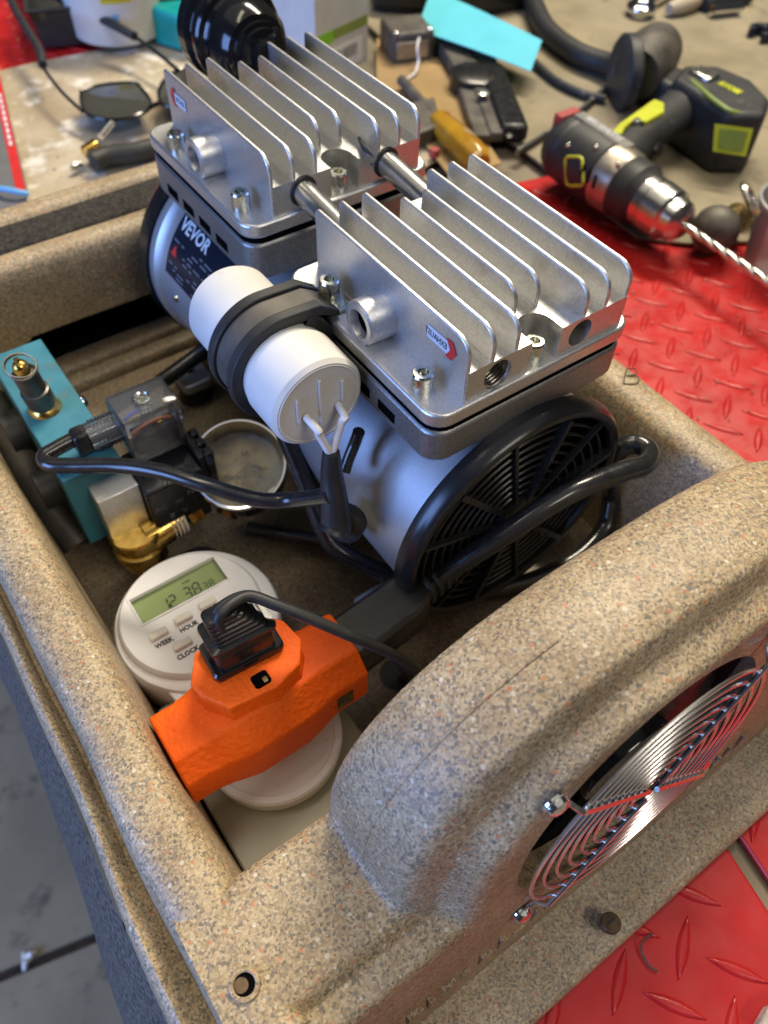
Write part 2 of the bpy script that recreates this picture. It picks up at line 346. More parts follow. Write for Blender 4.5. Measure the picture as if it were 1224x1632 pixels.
# ================================================================== SETTING
FLOOR_Z = -0.82
fl = MB().box((-3, -2, FLOOR_Z - .05), (3, 4, FLOOR_Z - .012)).build('floor', 'joint'); tag(fl, kind='structure')
ja, jb = az(0, 1556, FLOOR_Z), az(170, 1486, FLOOR_Z); jd = (jb - ja).normalized(); jn = Vector((-jd.y, jd.x, 0))
for s in (1, -1):
    q = [ja - jd * 4 + jn * s * .006, ja + jd * 5 + jn * s * .006, ja + jd * 5 + jn * s * 4, ja - jd * 4 + jn * s * 4]
    MB().prism([(p.x, p.y) for p in (q if s > 0 else q[::-1])], FLOOR_Z - .012, FLOOR_Z).build('slab', 'concrete', fl, bevel=.003)
sp = az(46, 1527, FLOOR_Z)
mb = MB()
for a, l in ((.1, .011), (2.0, .009), (4.0, .014)):
    mb.tube([sp + Vector((0, 0, .004)), sp + Vector((math.cos(a) * l * .5, math.sin(a) * l * .5, .009)), sp + Vector((math.cos(a) * l, math.sin(a) * l, .003))], [.005, .004, .0025], n=6)
tag(mb.build('plastic_scrap', 'white'), 'tiny white plastic scrap on the concrete floor joint', 'scrap')

bench = MB().box((-.02, -.45, -.06), (2.2, 2.6, -.005)).build('workbench', 'bench'); tag(bench, kind='structure')

# red diamond plate mat, turned 12 degrees against the tub
MU = Vector((math.cos(math.radians(-12)), math.sin(math.radians(-12)), 0)); MV = Vector((-MU.y, MU.x, 0))
def lozenge(L=.0275, W=.0062, h=.0017):
    n = 8; top = []; bot = []
    for k in range(n + 1):
        t = -1 + 2 * k / n; top.append((t * L / 2, W / 2 * (1 - t * t)))
    pts = top + [(x, -y) for x, y in reversed(top[1:-1])]
    K = len(pts); m = MB()
    rings = [[Vector((x * a, y * b, h * c)) for x, y in pts] for a, b, c in ((1, 1, 0), (.95, .78, .55), (.86, .45, .9), (.75, .2, 1.0))]
    m.loft(rings, close=True); m.add(rings[-1], [tuple(range(K))])
    return m
loz_mesh = None
def seen(p, pad=25):
    q = Vector(p) - Vector((0, 0, CAM_Z)); d = fw.dot(q)
    if d <= 0: return False
    u = 612 + 1280 * rt.dot(q) / d; v = 816 + 1280 * dn.dot(q) / d
    return -pad < u < 1224 + pad and -pad < v < 1632 + pad
def mat_tile(u0, u1, v0, v1, label, keep=lambda p: True):
    global loz_mesh
    t = MB().prism([tuple((MU * a + MV * b)[:2]) for a, b in ((u0, v0), (u1, v0), (u1, v1), (u0, v1))], -.0045, 0).build('red_mat', 'mat', bevel=.0015)
    tag(t, label, 'mat', 'red diamond plate mats')
    e1 = (MU + MV).normalized(); e2 = (MU - MV).normalized(); org = Vector((.1164, -.0219, 0)); p_ = .0228
    k = 0
    for i in range(-60, 90):
        for j in range(-60, 60):
            c = org + e1 * p_ * i + e2 * p_ * j; uu, vv = c.dot(MU), c.dot(MV)
            if not (u0 + .012 < uu < u1 - .012 and v0 + .012 < vv < v1 - .012): continue
            if not seen(c) or not keep(c) or k >= 290: continue
            d = e1 if (i + j) % 2 == 0 else e2
            if loz_mesh is None:
                o = lozenge().build('lozenge', 'mat', smooth=60); loz_mesh = o.data; off = o.location.copy()
                mat_tile.off = off
            else:
                o = bpy.data.objects.new('lozenge', loz_mesh); COL.objects.link(o)
            o.location = c + Vector((0, 0, .0004)); o.rotation_euler = (0, 0, math.atan2(d.y, d.x)); k += 1
            w = o.location.copy(); o.parent = t; o.location = w - t.location
    return t
inside_tub = lambda p: -.03 < p.x < .293 and -.008 < p.y < .5
mat_tile(.0, .1945, -.098, .52, 'red diamond plate mat tile at the bottom under the tub\'s front flange', lambda p: not inside_tub(p))
mat_tile(.203, .78, -.098, .56, 'large red diamond plate mat tile along the tub\'s right side under the drill bit', lambda p: not inside_tub(p) and not (p.x > .515 and p.y > .34))
mat_tile(-.2, .30, .70, 1.45, 'red mat tile in the far left corner under the black tray', lambda p: p.y > .87 and p.x < .42)

# ------------------------------------------------------------------ flat sheets on the bench
def sheet(name, pts, z0, z1, mat, label, cat):
    o = MB().prism(pts, z0, z1).build(name, mat, bevel=.0006); return tag(o, label, cat)
c0 = [tuple(az(*p, .003)[:2]) for p in ((0, 111), (60, 97), (180, 74), (310, 55))]
sheet('work_paper', [(-.015, .505), (.30, .505), (.46, .535), (.47, .86)] + list(reversed(c0)) + [(.10, .93), (-.015, .94)], .0005, .0025, 'card1', 'dusty beige work paper behind the tub under the sunglasses', 'paper')
sheet('dusty_board', [(.512, .347), (.540, .318), (.80, .17), (1.6, .10), (1.9, 1.7), (.60, 1.9), (.585, .95), (.525, .62), (.524, .50)], .0012, .0040, 'card2', 'olive brown dusty board under the cordless drill', 'board')
sheet('cardboard_piece', [tuple(az(*p, .006)[:2]) for p in ((600, 60), (700, 95), (745, 180), (800, 260), (720, 285), (640, 180), (600, 150))], .0042, .0062, 'card3', 'brown cardboard piece under the amber screwdriver', 'cardboard')

# ================================================================== TUB (sandstone look)
tub = thing('equipment_tub', 'speckled tan moulded tub with arched hood and round fan grille', 'tub', (.137, .25, 0))
RIM, FLZ = .100, .015
def arch_path(zp, a, top, cx=.133, n=44, ex=2.45, wide=.034):
    """left platform -> over the hood -> right platform, in x and z"""
    pts = []
    foot = .004; ar = a + wide
    for k in range(14):
        pts.append((-.018 + (cx - a - foot + .018) * k / 13, zp))
    for k in range(1, 5):       # fillet into the hood
        t = k / 5; pts.append((cx - a - foot + foot * (1 - (1 - t) ** 1.6), zp + .004 * t * t))
    H = top - zp - .004
    for k in range(n + 1):
        t = PI - PI * k / n; c, s_ = math.cos(t), math.sin(t); e_ = ex if c < 0 else ex + .35
        pts.append((cx + (a if c < 0 else ar) * math.copysign(abs(c) ** (2 / e_), c), zp + .004 + H * abs(s_) ** (2 / e_)))
    for k in range(4, 0, -1):
        t = k / 5; pts.append((cx + ar + foot - foot * (1 - (1 - t) ** 1.6), zp + .004 * t * t))
    x2 = .290
    for k in range(14):
        pts.append((cx + ar + foot + (x2 - cx - ar - foot) * k / 13, zp))
    return pts
TILT = math.tan(math.radians(5.8))
FY0 = .0236                    # front face at the height of the fan axis
def fy(z): return FY0 + (z - .105) * TILT
secs = [  # y at rim height, platform z, half width, top, lean (None: on the front face)
    (.0815, None, .090, .166, 0), (.0800, .090, .0895, .168, 0), (.0780, .097, .0910, .1755, 0), (.0740, .0998, .0920, .1800, 0),
    (.062, .1, .0918, .1825, 0), (.050, .1, .0915, .1828, .02), (.0405, .0999, .0910, .1825, .05), (.0380, .0994, .0900, .1812, .06), (.0362, .0984, .0882, .1788, .07),
    (.0348, .0968, .0855, .1758, .075), (.0338, .0950, .0825, .1735, .08), (.0330, .0939, .0802, .1722, .08), (.0322, .0935, .0792, .1717, .085), (.0290, .0931, .0765, .1706, .09), (.0255, .0926, .0745, .1698, TILT), (.0243, .0920, .0730, .1690, TILT), (.0236, .0908, .0712, .1682, TILT), (.0220, .0880, .0692, .1672, None)]
rows = []
for y, zp, a, top, ln in secs:
    if zp is None:
        pr = arch_path(.090, a, .168); rows.append([Vector((x, y + .001, FLZ)) for x, z in pr])
    else:
        rows.append([Vector((x, fy(z) if ln is None else y + (z - .1) * ln, z)) for x, z in arch_path(zp, a, top)])
hood = MB().loft(rows).build('hood', 'stone', tub, smooth=50)
# seam line of the mould over the hood
sm = [Vector((x, .0570 + (z - .1) * .01, z + .0001)) for x, z in arch_path(.1, .0916, .1827)][17:38]
MB().tube(sm, .0004, n=6).build('mould_seam', 'stone', tub)
# front face with fan opening: outline = last section + bottom edge
FC = Vector((.134, FY0 + .0003, .108)); FR = .0555
out = [(p.x, p.z) for p in rows[-1]]
botz = .0085
outer = [Vector((x, z, 0)) for x, z in out] + [Vector((.290 - .308 * k / 10, botz, 0)) for k in range(11)]
hole = [Vector((FC.x + FR * math.cos(-2 * PI * k / 64), FC.z + FR * math.sin(-2 * PI * k / 64), 0)) for k in range(64)]
tri = tessellate_polygon([outer, hole]); allp = outer + hole
m = MB(); m.add([Vector((p.x, fy(p.y), p.y)) for p in allp], [tuple(t) for t in tri])
n0 = len(m.v)
ring = [Vector((p.x, fy(p.y), p.y)) for p in hole]; ring2 = [p + Vector((0, .012, 0)) for p in ring]
m.loft([ring + [ring[0]], ring2 + [ring2[0]]])
m.build('front_face', 'stone', tub, smooth=30)
# flange at the foot of the front face
prof = [(fy(botz), botz + .0002), (fy(botz) - .003, botz - .0006), (-.0095, botz - .0010), (-.0118, botz - .0022), (-.0125, botz - .0045), (-.0122, .0005)]
m = MB().loft([[Vector((-.024 + .318 * k / 24, y, z + .0003 * math.sin(k * 1.7))) for k in range(25)] for y, z in prof]).build('flange', 'stone', tub, smooth=60)
# raised maker's marks along the foot of the face, illegible in the picture
m = MB(); rnd = random.Random(3)
x = .012
while x < .225:
    w = rnd.uniform(.0035, .0075); zc = .0335
    for _ in range(3):
        if rnd.random() < .78:
            hh = rnd.uniform(-.007, .007); ww = w * rnd.uniform(.5, 1)
            m.box((x, fy(zc) - .0012, zc + hh - .0007), (x + ww, fy(zc) + .001, zc + hh + .0007))
    if rnd.random() < .8: m.box((x, fy(zc) - .0012, zc - .0075), (x + .0011, fy(zc) + .001, zc + .0075))
    x += w + .0022
tag(m.build('raised_marking', 'stone', tub, bevel=.0003), kind='stuff')
# side rims and back rim
def wob(y, s): return .0007 * math.sin(y * 31 + s) + .0005 * math.sin(y * 67 + 2 * s)
profL = [(.0105, FLZ), (.0048, .086), (.0030, .0945), (.0005, .0985), (-.004, .1003), (-.0115, .0999), (-.0165, .0982), (-.0190, .0945), (-.0202, .087), (-.0210, .0790), (-.0226, .0788), (-.0236, .0838), (-.0254, .0852), (-.0276, .0838), (-.0290, .0780), (-.0300, .070)]
ys = [.0305 + (.4320 - .0305) * k / 40 for k in range(41)]
MB().loft([[Vector((x + wob(y, 1 + i * .12) - (.0035 if i > 10 else 0) * max(0, (.22 - y)) / .15, y, z)) for i, (x, z) in enumerate(profL)] for y in ys]).build('side_rim', 'stone', tub, smooth=60)
yc_ = ys[0]
MB().add([Vector((x + (-.0035 if i > 10 else 0) * 1.27, yc_ + .0004, z)) for i, (x, z) in enumerate(profL)] + [Vector((-.040, yc_ + .0004, .0)), Vector((.0105, yc_ + .0004, .0))], [tuple(range(len(profL) + 2))]).build('rim_end', 'stone', tub)
profS = [(-.0296, .0740), (-.0350, .052), (-.0425, .010), (-.0478, -.03), (-.046, -.045)]
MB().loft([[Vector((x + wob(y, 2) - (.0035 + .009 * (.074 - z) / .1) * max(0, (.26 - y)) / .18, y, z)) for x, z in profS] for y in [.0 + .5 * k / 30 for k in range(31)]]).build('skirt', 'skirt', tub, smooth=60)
profR = [(.2625, FLZ), (.2690, .086), (.2708, .0955), (.2738, .0990), (.279, .1003), (.2875, .0998), (.2915, .0978), (.2935, .0935), (.2950, .085), (.2975, .002)]
MB().loft([[Vector((x + wob(y, 4), y, z)) for x, z in profR] for y in ys]).build('side_rim', 'stone', tub, smooth=60)
# back: inner lip, foam groove, outer lip; a long opening runs through the inner wall
xs = [-.034 + .332 * k / 36 for k in range(37)]
def back(prof, name, mat, s): return MB().loft([[Vector((x, y + wob(x, s) * .6, z)) for y, z in prof] for x in xs]).build(name, mat, tub, smooth=60)
back([(.4325, .0520), (.4322, .086), (.4330, .0950), (.4362, .0992), (.4405, .1003), (.4470, .0998), (.4512, .0975), (.4530, .0930), (.4532, .085)], 'back_rim', 'stone', 1)
back([(.4490, .0900), (.4500, .0985), (.4525, .0996), (.4580, .0992), (.4640, .0996), (.4710, .0990), (.4775, .0985), (.4795, .0900)], 'foam_seal', 'foam', 2)
back([(.4778, .086), (.4782, .0945), (.4808, .0988), (.4850, .1002), (.4925, .0998), (.4970, .0978), (.4992, .0930), (.5000, .08), (.502, .0)], 'back_rim', 'stone', 3)
# opening: cavity behind painted black for its shade, with sill ledges below
mb = MB()
for x0, x1 in ((-.034, .047), (.235, .298)):
    mb.box((x0, .4325, .0265), (x1, .4365, .0522))
for sx_, c in ((1, .047), (-1, .235)):       # rounded ends of the opening
    mb.prism([(c, .0265), (c + sx_ * .006, .0265), (c + sx_ * .0018, .0330), (c + sx_ * .0006, .041), (c + sx_ * .003, .0485), (c + sx_ * .008, .0522), (c, .0522)][::sx_], .4328, .4362, Matrix(((1, 0, 0, 0), (0, 0, 1, 0), (0, 1, 0, 0), (0, 0, 0, 1))))
mb.build('back_wall', 'stone', tub, smooth=40)
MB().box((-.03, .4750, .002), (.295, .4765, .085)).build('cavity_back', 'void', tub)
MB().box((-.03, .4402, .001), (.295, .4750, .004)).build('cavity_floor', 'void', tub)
back([(.4400, .004), (.4390, .0255), (.4335, .0275), (.4250, .0275), (.4228, .0262), (.4222, .0225), (.4150, .0222), (.4128, .0208), (.4122, FLZ)], 'sill_ledge', 'stone_shade', 4)
MB().box((-.002, .078, .008), (.275, .436, FLZ)).build('tub_floor', 'stone_shade', tub)
# collar at the near corner, hole's dark inside and lit wall painted by discs
hc = az(390, 1570, RIM)
m = MB().lathe(hc + Vector((0, 0, .0002)), Z, [(.0033, .0001), (.0033, .0010), (.0038, .0013), (.0046, .0011), (.0054, -.0006)], 28, cap0=False, cap1=False)
m.build('hole_collar', 'stone', tub)
MB().lathe(hc, Z, [(.0033, .0006), (.0001, .00061)], 24, cap1=False).build('hole', 'void', tub)
MB().lathe(hc + Vector((-.0009, .0004, 0)), Z, [(.0022, .0008), (.0001, .00081)], 20, cap0=False, cap1=False).build('hole_lit_disc', 'rustbrown', tub)
# pencilled letter on the right rim
Bm = frame(az(1004, 601, .1006), rt - Z * rt.z, -(dn - Z * dn.z))
bp_ = [[(-.0040, -.0032), (-.0024, .0002), (-.0004, .0040)], [(-.0006, .0040), (.0028, .0043), (.0042, .0030), (.0030, .0014), (-.0014, .0008)], [(-.0014, .0008), (.0034, .0006), (.0040, -.0014), (.0020, -.0031), (-.0040, -.0032)]]
mb = MB()
for st in bp_: mb.tube(spline([Bm @ Vector((x * 1.05, y * 1.55, .0)) for x, y in st], 6), .00030, n=6)
mb.build('pencil_letter', 'ink', tub)

# ------------------------------------------------------------------ fan and its chrome guard
guard = MB()
gy = lambda z: fy(z) - .0045
def G(a, r, d=0.0):
    x = FC.x + r * math.cos(a); z = FC.z + r * math.sin(a); return Vector((x, FC.y - .0045 - d - (FC.z - z) * TILT, z))
gd = MB().lathe(FC + Vector((0, -.0045, 0)), Y, [(.0046, 0), (.0046, .0008)], 20).build('fan_guard', 'chrome', tub)
for k in range(9):
    r = .0540 - .0056 * k
    MB().tube([G(2 * PI * i / 72, r) for i in range(72)] + [G(0, r)], .00075, n=8, cap=False).build('wire_ring', 'wire', gd)
for q in range(4):
    a = PI / 4 + q * PI / 2
    p = [G(a, .004, .0014), G(a, .03, .0014), G(a, .0548, .0014), G(a, .0590, .0008), G(a, .0618, -.0022), G(a, .0660, -.0034)]
    MB().tube(spline(p, 4), .00095, n=8).build('wire_spoke', 'wire', gd)
    c = G(a, .0695, -.0034)
    MB().torus(c, Y, .0034, .00095, 24, 6).build('wire_eye', 'wire', gd)
    s_ = MB().lathe(c + Vector((0, .001, 0)), -Y, [(.0042, 0), (.0042, .0012), (.0037, .0028), (.0022, .0038), (.0004, .0041)], 20).build('guard_screw', 'chrome', gd)
fan = MB().lathe(FC + Vector((0, .0075, 0)), Y, [(.0553, 0), (.0553, .020), (.0545, .020), (.0545, 0)], 64, cap0=False, cap1=False).build('fan', 'black', tub)
MB().lathe(FC + Vector((0, .006, 0)), Y, [(.0195, 0), (.0200, .001), (.0200, .016)], 40).build('fan_hub', 'blackgloss', fan)
for q in range(7):
    a0 = 2 * PI * q / 7; rows_ = []
    for i in range(7):
        r = .0195 + .034 * i / 6; row = []
        for j in range(5):
            t = j / 4; a = a0 + (t - .5) * .75 + .18 * i / 6
            row.append(Vector((FC.x + r * math.cos(a), FC.y + .009 + .009 * t, FC.z + r * math.sin(a))))
        rows_.append(row)
    MB().loft(rows_).build('fan_blade', 'black', fan)
MB().lathe(FC + Vector((0, .0275, 0)), Y, [(.0553, 0), (.0001, .0)], 40).build('fan_back', 'black', fan)

# brass screw standing in the flange
sc_p = az(965, 1480, .0078)
s_ = thing('brass_screw', 'small brown brass screw standing in the tub\'s front flange', 'screw', sc_p)
MB().cyl(sc_p + Vector((0, 0, -.002)), sc_p + Vector((.0004, 0, .0065)), .0019, n=16).build('shank', 'brass', s_)
top = sc_p + Vector((.0006, .0006, .0085))
hd = MB().lathe(sc_p + Vector((.0004, .0002, .006)), (.06, .06, 1), [(.0030, 0), (.0042, .0008), (.0043, .0027), (.0038, .0034), (.0012, .0034)], 24).build('head', 'rustbrown', s_)
MB().box((top.x - .0024, top.y - .0004, top.z + .0006), (top.x + .0024, top.y + .0004, top.z + .0013)).build('slot', 'ink', hd)

# ================================================================== COMPRESSOR
comp = thing('air_compressor', 'silver twin head piston air compressor with finned aluminium heads', 'compressor', (.182, .265, FLZ))
MX, MZ = .182, .0925
mbody = MB().lathe((MX, .150, MZ), Y, [(.0575, -.002), (.0575, .024), (.0575, .230), (.0590, .2315), (.0605, .234), (.0605, .242)], 72).build('motor_body', 'alu_body', comp, smooth=30)
# black fan cover with grille, near end; plain cover at the far end
cov = MB().lathe((MX, .1478, MZ), -Y, [(.0622, -.0005), (.0624, .0025), (.0617, .0070), (.0602, .0086), (.0580, .0088), (.0564, .0078), (.0558, .0045)], 72, cap0=True, cap1=False).build('fan_cover', 'satinblack', comp, smooth=35)
gc = Vector((MX, .1410, MZ))
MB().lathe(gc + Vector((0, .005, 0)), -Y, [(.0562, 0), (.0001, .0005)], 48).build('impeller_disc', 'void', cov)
for q in range(12):
    a = 2 * PI * q / 12 + .2; d = Vector((math.cos(a), 0, math.sin(a))); t = Vector((-math.sin(a), 0, math.cos(a)))
    MB().tube([gc + d * .012, gc + d * .0562], .00085 if q % 2 else .0014, sect=[(-1, -1.6), (1, -1.6), (1, 1.6), (-1, 1.6)], up=-Y).build('grille_spoke', 'black', cov)
for k, r in enumerate((.0165, .0215, .0265, .0315, .0365, .0415, .0465, .0515)):
    MB().torus(gc + Vector((0, .0010, 0)), Y, r, .00075, 56, 6).build('grille_ring', 'black', cov)
MB().lathe(gc + Vector((0, .001, 0)), -Y, [(.0135, 0), (.0135, .0022), (.0115, .0030), (.0002, .0030)], 32).build('grille_hub', 'black', cov)
a_ = ay(742, 905, .1418); b_ = ay(955, 712, .1425)
MB().lathe((MX, .3935, MZ), Y, [(.0624, -.004), (.0624, .006), (.058, .014), (.050, .016)], 56).build('fan_cover', 'black', comp)
# feet
for fx, fy_ in ((.126, .165), (.238, .165), (.126, .370), (.238, .370)):
    f = MB().prism(rrect(fx - .010, fy_ - .012, fx + .010, fy_ + .012, .004), .028, .0345).build('foot', 'alu_body', comp, bevel=.001)
    MB().lathe((fx, fy_, FLZ), Z, [(.011, 0), (.0095, .004), (.0095, .010), (.011, .013)], 28).build('rubber_foot', 'rubber', f)
    MB().lathe((fx, fy_, .0345), Z, [(.0030, 0), (.0030, .0012), (.0018, .0024), (.0003, .0026)], 18).build('foot_screw', 'chrome', f)

FX = [.1488 + .01114 * i for i in range(8)]
def fin_outline(y0, y1, z0, z1, r0, r1):
    pts = [(y0, z0), (y1, z0)]
    for k in range(7): t = PI / 2 * k / 6; pts.append((y1 - r1 + r1 * math.cos(t), z1 - r1 + r1 * math.sin(t)))
    for k in range(7): t = PI / 2 + PI / 2 * k / 6; pts.append((y0 + r0 + r0 * math.cos(t), z1 - r0 + r0 * math.sin(t)))
    return pts
YZ = Matrix(((0, 0, 1, 0), (1, 0, 0, 0), (0, 1, 0, 0), (0, 0, 0, 1)))     # local (y,z,x) -> world
def cap_screw(p, parent, washer=True):
    b = MB().lathe(p, Z, [(.0041, 0), (.0041, .0070), (.0036, .0078), (.0021, .0078), (.0021, .0046), (.0001, .0046)], 24).build('cap_screw', 'zinc', parent, smooth=30)
    return b
def make_head(dy, dz, lbl, ports):
    o = Vector((0, dy, dz))
    # valve plate / cylinder block / gasket below the head
    blk = MB().prism(rrect(.1342, .1484 + dy, .2341, .2511 + dy, .0085), .1500, .1657 + dz).build('cylinder_block', 'alu_dark', comp, bevel=.0015)
    low = MB().prism(rrect(.150, .160 + dy, .216, .240 + dy, .010), .115, .1502).build('cylinder_neck', 'alu_dark', blk, bevel=.002)
    for k in range(4):
        MB().box((.13395, .172 + dy + k * .017, .1540), (.1352, .183 + dy + k * .017, .1588)).build('vent_slot', 'void', blk)  # flat black boxes paint the dark of the slots
    MB().prism(rrect(.1352, .1494 + dy, .2331, .2501 + dy, .0085), .1655 + dz, .1692 + dz).build('gasket', 'void', comp)
    fl_ = rrect(.1338, .1480 + dy, .2345, .2515 + dy, .0085)
    h = MB().prism(fl_, .1690 + dz, .1755 + dz).build('cylinder_head', 'alu', comp, bevel=.0010)
    # block with a rounded pocket front and back
    x0, x1 = FX[0] - .0004, FX[7] + .0004; y0, y1 = .1500 + dy, .2478 + dy; nx0, nx1, nd = .1785, .1931, .0065
    pc = (nx0 + nx1) / 2; pr = (nx1 - nx0) / 2
    poly = [(x0, y0), (nx0, y0), (nx0, y0 + nd)] + [(pc - pr * math.cos(PI * k / 10), y0 + nd + pr * math.sin(PI * k / 10)) for k in range(1, 10)] + [(nx1, y0 + nd), (nx1, y0), (x1, y0), (x1, y1), (nx1, y1), (nx1, y1 - nd)] + [(pc + pr * math.cos(PI * k / 10), y1 - nd - pr * math.sin(PI * k / 10)) for k in range(1, 10)] + [(nx0, y1 - nd), (nx0, y1), (x0, y1)]
    b = MB().prism(poly, .1750 + dz, .1895 + dz).build('head_block', 'alu', h)
    if ports:
        c = MB()
        for px_, pz_ in ((.1630, .1820), (.2040, .1824)): c.cyl((px_, y0 - .01, pz_ + dz), (px_, y0 + .018, pz_ + dz), .0064 if px_ < .18 else .0058, n=32)
        cut(b, c)
        for k in range(8): MB().torus((.1630, y0 + .0016 + k * .0014, .1822 + dz), Y, .0064, .0006, 32, 5).build('thread', 'steel', b)
    for i, fx in enumerate(FX):
        short = i in (3, 4)
        fy0 = (.1648 if short else .1503) + dy; fy1 = (.2366 if short else .2478) + dy
        z0 = (.1750 if i in (0, 7) else .1885) + dz
        MB().prism(fin_outline(fy0, fy1, z0, .2025 + dz, .0072, .0022), fx - .0009, fx + .0009, YZ).build('fin', 'alu', h, bevel=.0005)
    # side boss with a drilled hole
    by = .2003 + dy
    MB().lathe((FX[0] + .0005, by, .1826 + dz), -X, [(.0094, 0), (.0090, .0120), (.0083, .0130), (.0060, .0130), (.0056, .0122), (.0056, .001), (.0001, .001)], 40, cap0=False, cap1=False).build('side_boss', 'alu', h, smooth=30)
    MB().lathe((FX[0] - .0088, by, .1826 + dz), -X, [(.0056, 0), (.0001, .0001)], 28, cap0=False, cap1=False).build('bore_shade_disc', 'void', h)  # black disc added to darken the bore above its real bottom
    for sx_, sy_ in ((.1398, .2257), (.1405, .1650), (pc, .1555), (.2310, .1650), (.2310, .2257)):
        cap_screw(Vector((sx_, sy_ + dy, .1755 + dz)), h)
    return h
near = make_head(0, 0, 'near', True)
far = make_head(.1335, .0035, 'far', False)
# transfer tubes between the heads
for tx, tz in ((.1640, .1848), (.2085, .1848)):
    MB().cyl((tx, .2470, tz - .001), (tx, .2845, tz + .002), .0056, n=32).build('transfer_tube', 'steel', comp)
    MB().torus((tx, .2838, tz + .002), Y, .0060, .0011, 32, 6).build('tube_seal', 'rubber', comp)
# stickers: flow arrows on the outer fin of each head
def sticker(hd, y, z, txt, flip):
    d = 1 if flip else -1
    fm = frame((FX[0] - .0011, y, z), Vector((0, d, .0)), Vector((0, 0, d)))
    s_ = MB().prism([(-.0072, -.0028), (.0058, -.0028), (.0058, .0028), (-.0072, .0028)], 0, .0001, fm).build('sticker', 'sticker', hd)
    text_mb(txt, .0036, frame((FX[0] - .00125, y + (.0008 if flip else -.0008), z), Vector((0, d, 0)), Vector((0, 0, d))), .00003, sx=.8).build('sticker_text', 'ink', s_)
    a = MB().prism([(.0048, -.0040), (.0084, -.0040), (.0108, 0), (.0084, .0040), (.0048, .0040), (.0072, 0)], 0, .00012, frame((FX[0] - .0012, y, z), Vector((0, -1, 0)), Vector((0, 0, -1)))).build('sticker_arrow', 'redprint', s_)
sticker(near, .1672, .1935, 'EXHAUST', True)
def sticker2(hd, y, z):
    s_ = MB().prism([(-.0055, -.0026), (.0055, -.0026), (.0055, .0026), (-.0055, .0026)], 0, .0001, frame((FX[0] - .0011, y, z), -Y, Z)).build('sticker', 'sticker', hd)
    text_mb('INTAKE', .0034, frame((FX[0] - .00125, y, z), -Y, Z), .00003, sx=.75).build('sticker_text', 'ink', s_)
    MB().prism([(-.0046, -.0040), (-.0078, -.0040), (-.0100, 0), (-.0078, .0040), (-.0046, .0040), (-.0068, 0)][::-1], 0, .00012, frame((FX[0] - .0012, y, z), -Y, Z)).build('sticker_arrow', 'redprint', s_)
sticker2(far, .3660, .1960)
th_ = [az(572, 220, .1965), az(580, 233, .1965), az(588, 240, .1965), az(598, 252, .1965), az(592, 262, .1965)]
MB().tube(spline(th_, 5), [.0006 + .0012 * math.exp(-((k - 7) / 5) ** 2) for k in range(21)], n=7).build('thread_scrap', 'ink', far)
# air filter behind the far head
filt = MB().lathe((.205, .379, .197), Y, [(.0085, 0), (.0085, .006), (.0125, .007), (.0125, .010), (.0145, .0105), (.0145, .013), (.0170, .0140), (.0200, .0190), (.0205, .0300), (.0215, .0315), (.0240, .0325), (.0250, .0340), (.0250, .0400), (.0240, .0420), (.0262, .0440), (.0262, .0520), (.0245, .0545), (.0120, .0560)], 56).build('air_filter', 'blackgloss', comp, smooth=30)
# maker's plate on the barrel
def barrel(y, ang, d=.0004):
    r = .0575 + d; return Vector((MX - r * math.cos(ang), y, MZ + r * math.sin(ang)))
la0, la1, ly0, ly1 = math.radians(14), math.radians(50), .312, .3745
lab = MB().loft([[barrel(ly0 + (ly1 - ly0) * i / 6, la0 + (la1 - la0) * j / 12) for i in range(7)] for j in range(13)]).build('maker_plate', 'label', comp)
def wrap_text(txt, size, yc, ang, mat_, sx=1.0, offset=0.0):
    t = text_mb(txt, size, Matrix.Identity(4), .00002, sx=sx, offset=offset)
    t.v = [barrel(yc - p.x, ang + p.y / .0575, .0006 + p.z) for p in t.v]; return t.build('plate_text', mat_, lab, weld=False)
wrap_text('VEVOR', .0098, .3575, math.radians(43.5), 'print', .95, .0003)
rnd = random.Random(5); mb = MB()
for row in range(9):
    a = math.radians(36.5 - row * 2.5); y = .372
    while y > .318:
        w = rnd.uniform(.003, .008)
        if rnd.random() < .72 and not (row in (2, 3, 4) and y > .363):
            mb.loft([[barrel(y, a + s2, .0006), barrel(y - w, a + s2, .0006)] for s2 in (-.008, .008)])
        y -= w + .0022
tag(mb.build('fine_print', 'greyprint', lab, weld=False), kind='stuff')
MB().loft([[barrel(.3715, math.radians(26), .0006), barrel(.3655, math.radians(26), .0006)], [barrel(.3686, math.radians(32), .0006), barrel(.3685, math.radians(32), .0006)]]).build('warning_triangle', 'redprint', lab)
MB().lathe(barrel(.3625, math.radians(3), 0), (-1, 0, .1), [(.0022, 0), (.0018, .0012), (.0004, .0016)], 16).build('body_screw', 'chrome', comp)
# start capacitor with its rubber lined clamp
CX_, CZ_ = .112, .1615
capo = MB().lathe((CX_, .1905, CZ_), Y, [(.0188, 0), (.0202, .0018), (.0203, .0205), (.0194, .0212), (.0194, .0700), (.0180, .0725)], 64).build('capacitor', 'capwhite', comp, smooth=35)
for hx in (-.010, .0, .010):
    MB().box((CX_ + hx - .0006, .1893, CZ_ - (.006 if hx else .011) + .002), (CX_ + hx + .0006, .1907, CZ_ + (.006 if hx else .011) + .002)).build('end_rib', 'capwhite', capo, bevel=.0003)
MB().torus((CX_, .1906, CZ_), Y, .0178, .0005, 48, 6).build('end_ring', 'capwhite', capo)
cl = MB(); cm = MB()
def band(r, w0, w1, y0, y1, mbx):
    rows_ = []
    angs = [math.radians(62 + 296 * k / 48) for k in range(49)]
    pts = [(CX_ + math.cos(a) * r, CZ_ + math.sin(a) * r) for a in angs]
    return pts
bp1 = [(CX_ + math.cos(a), CZ_ + math.sin(a)) for a in ()]
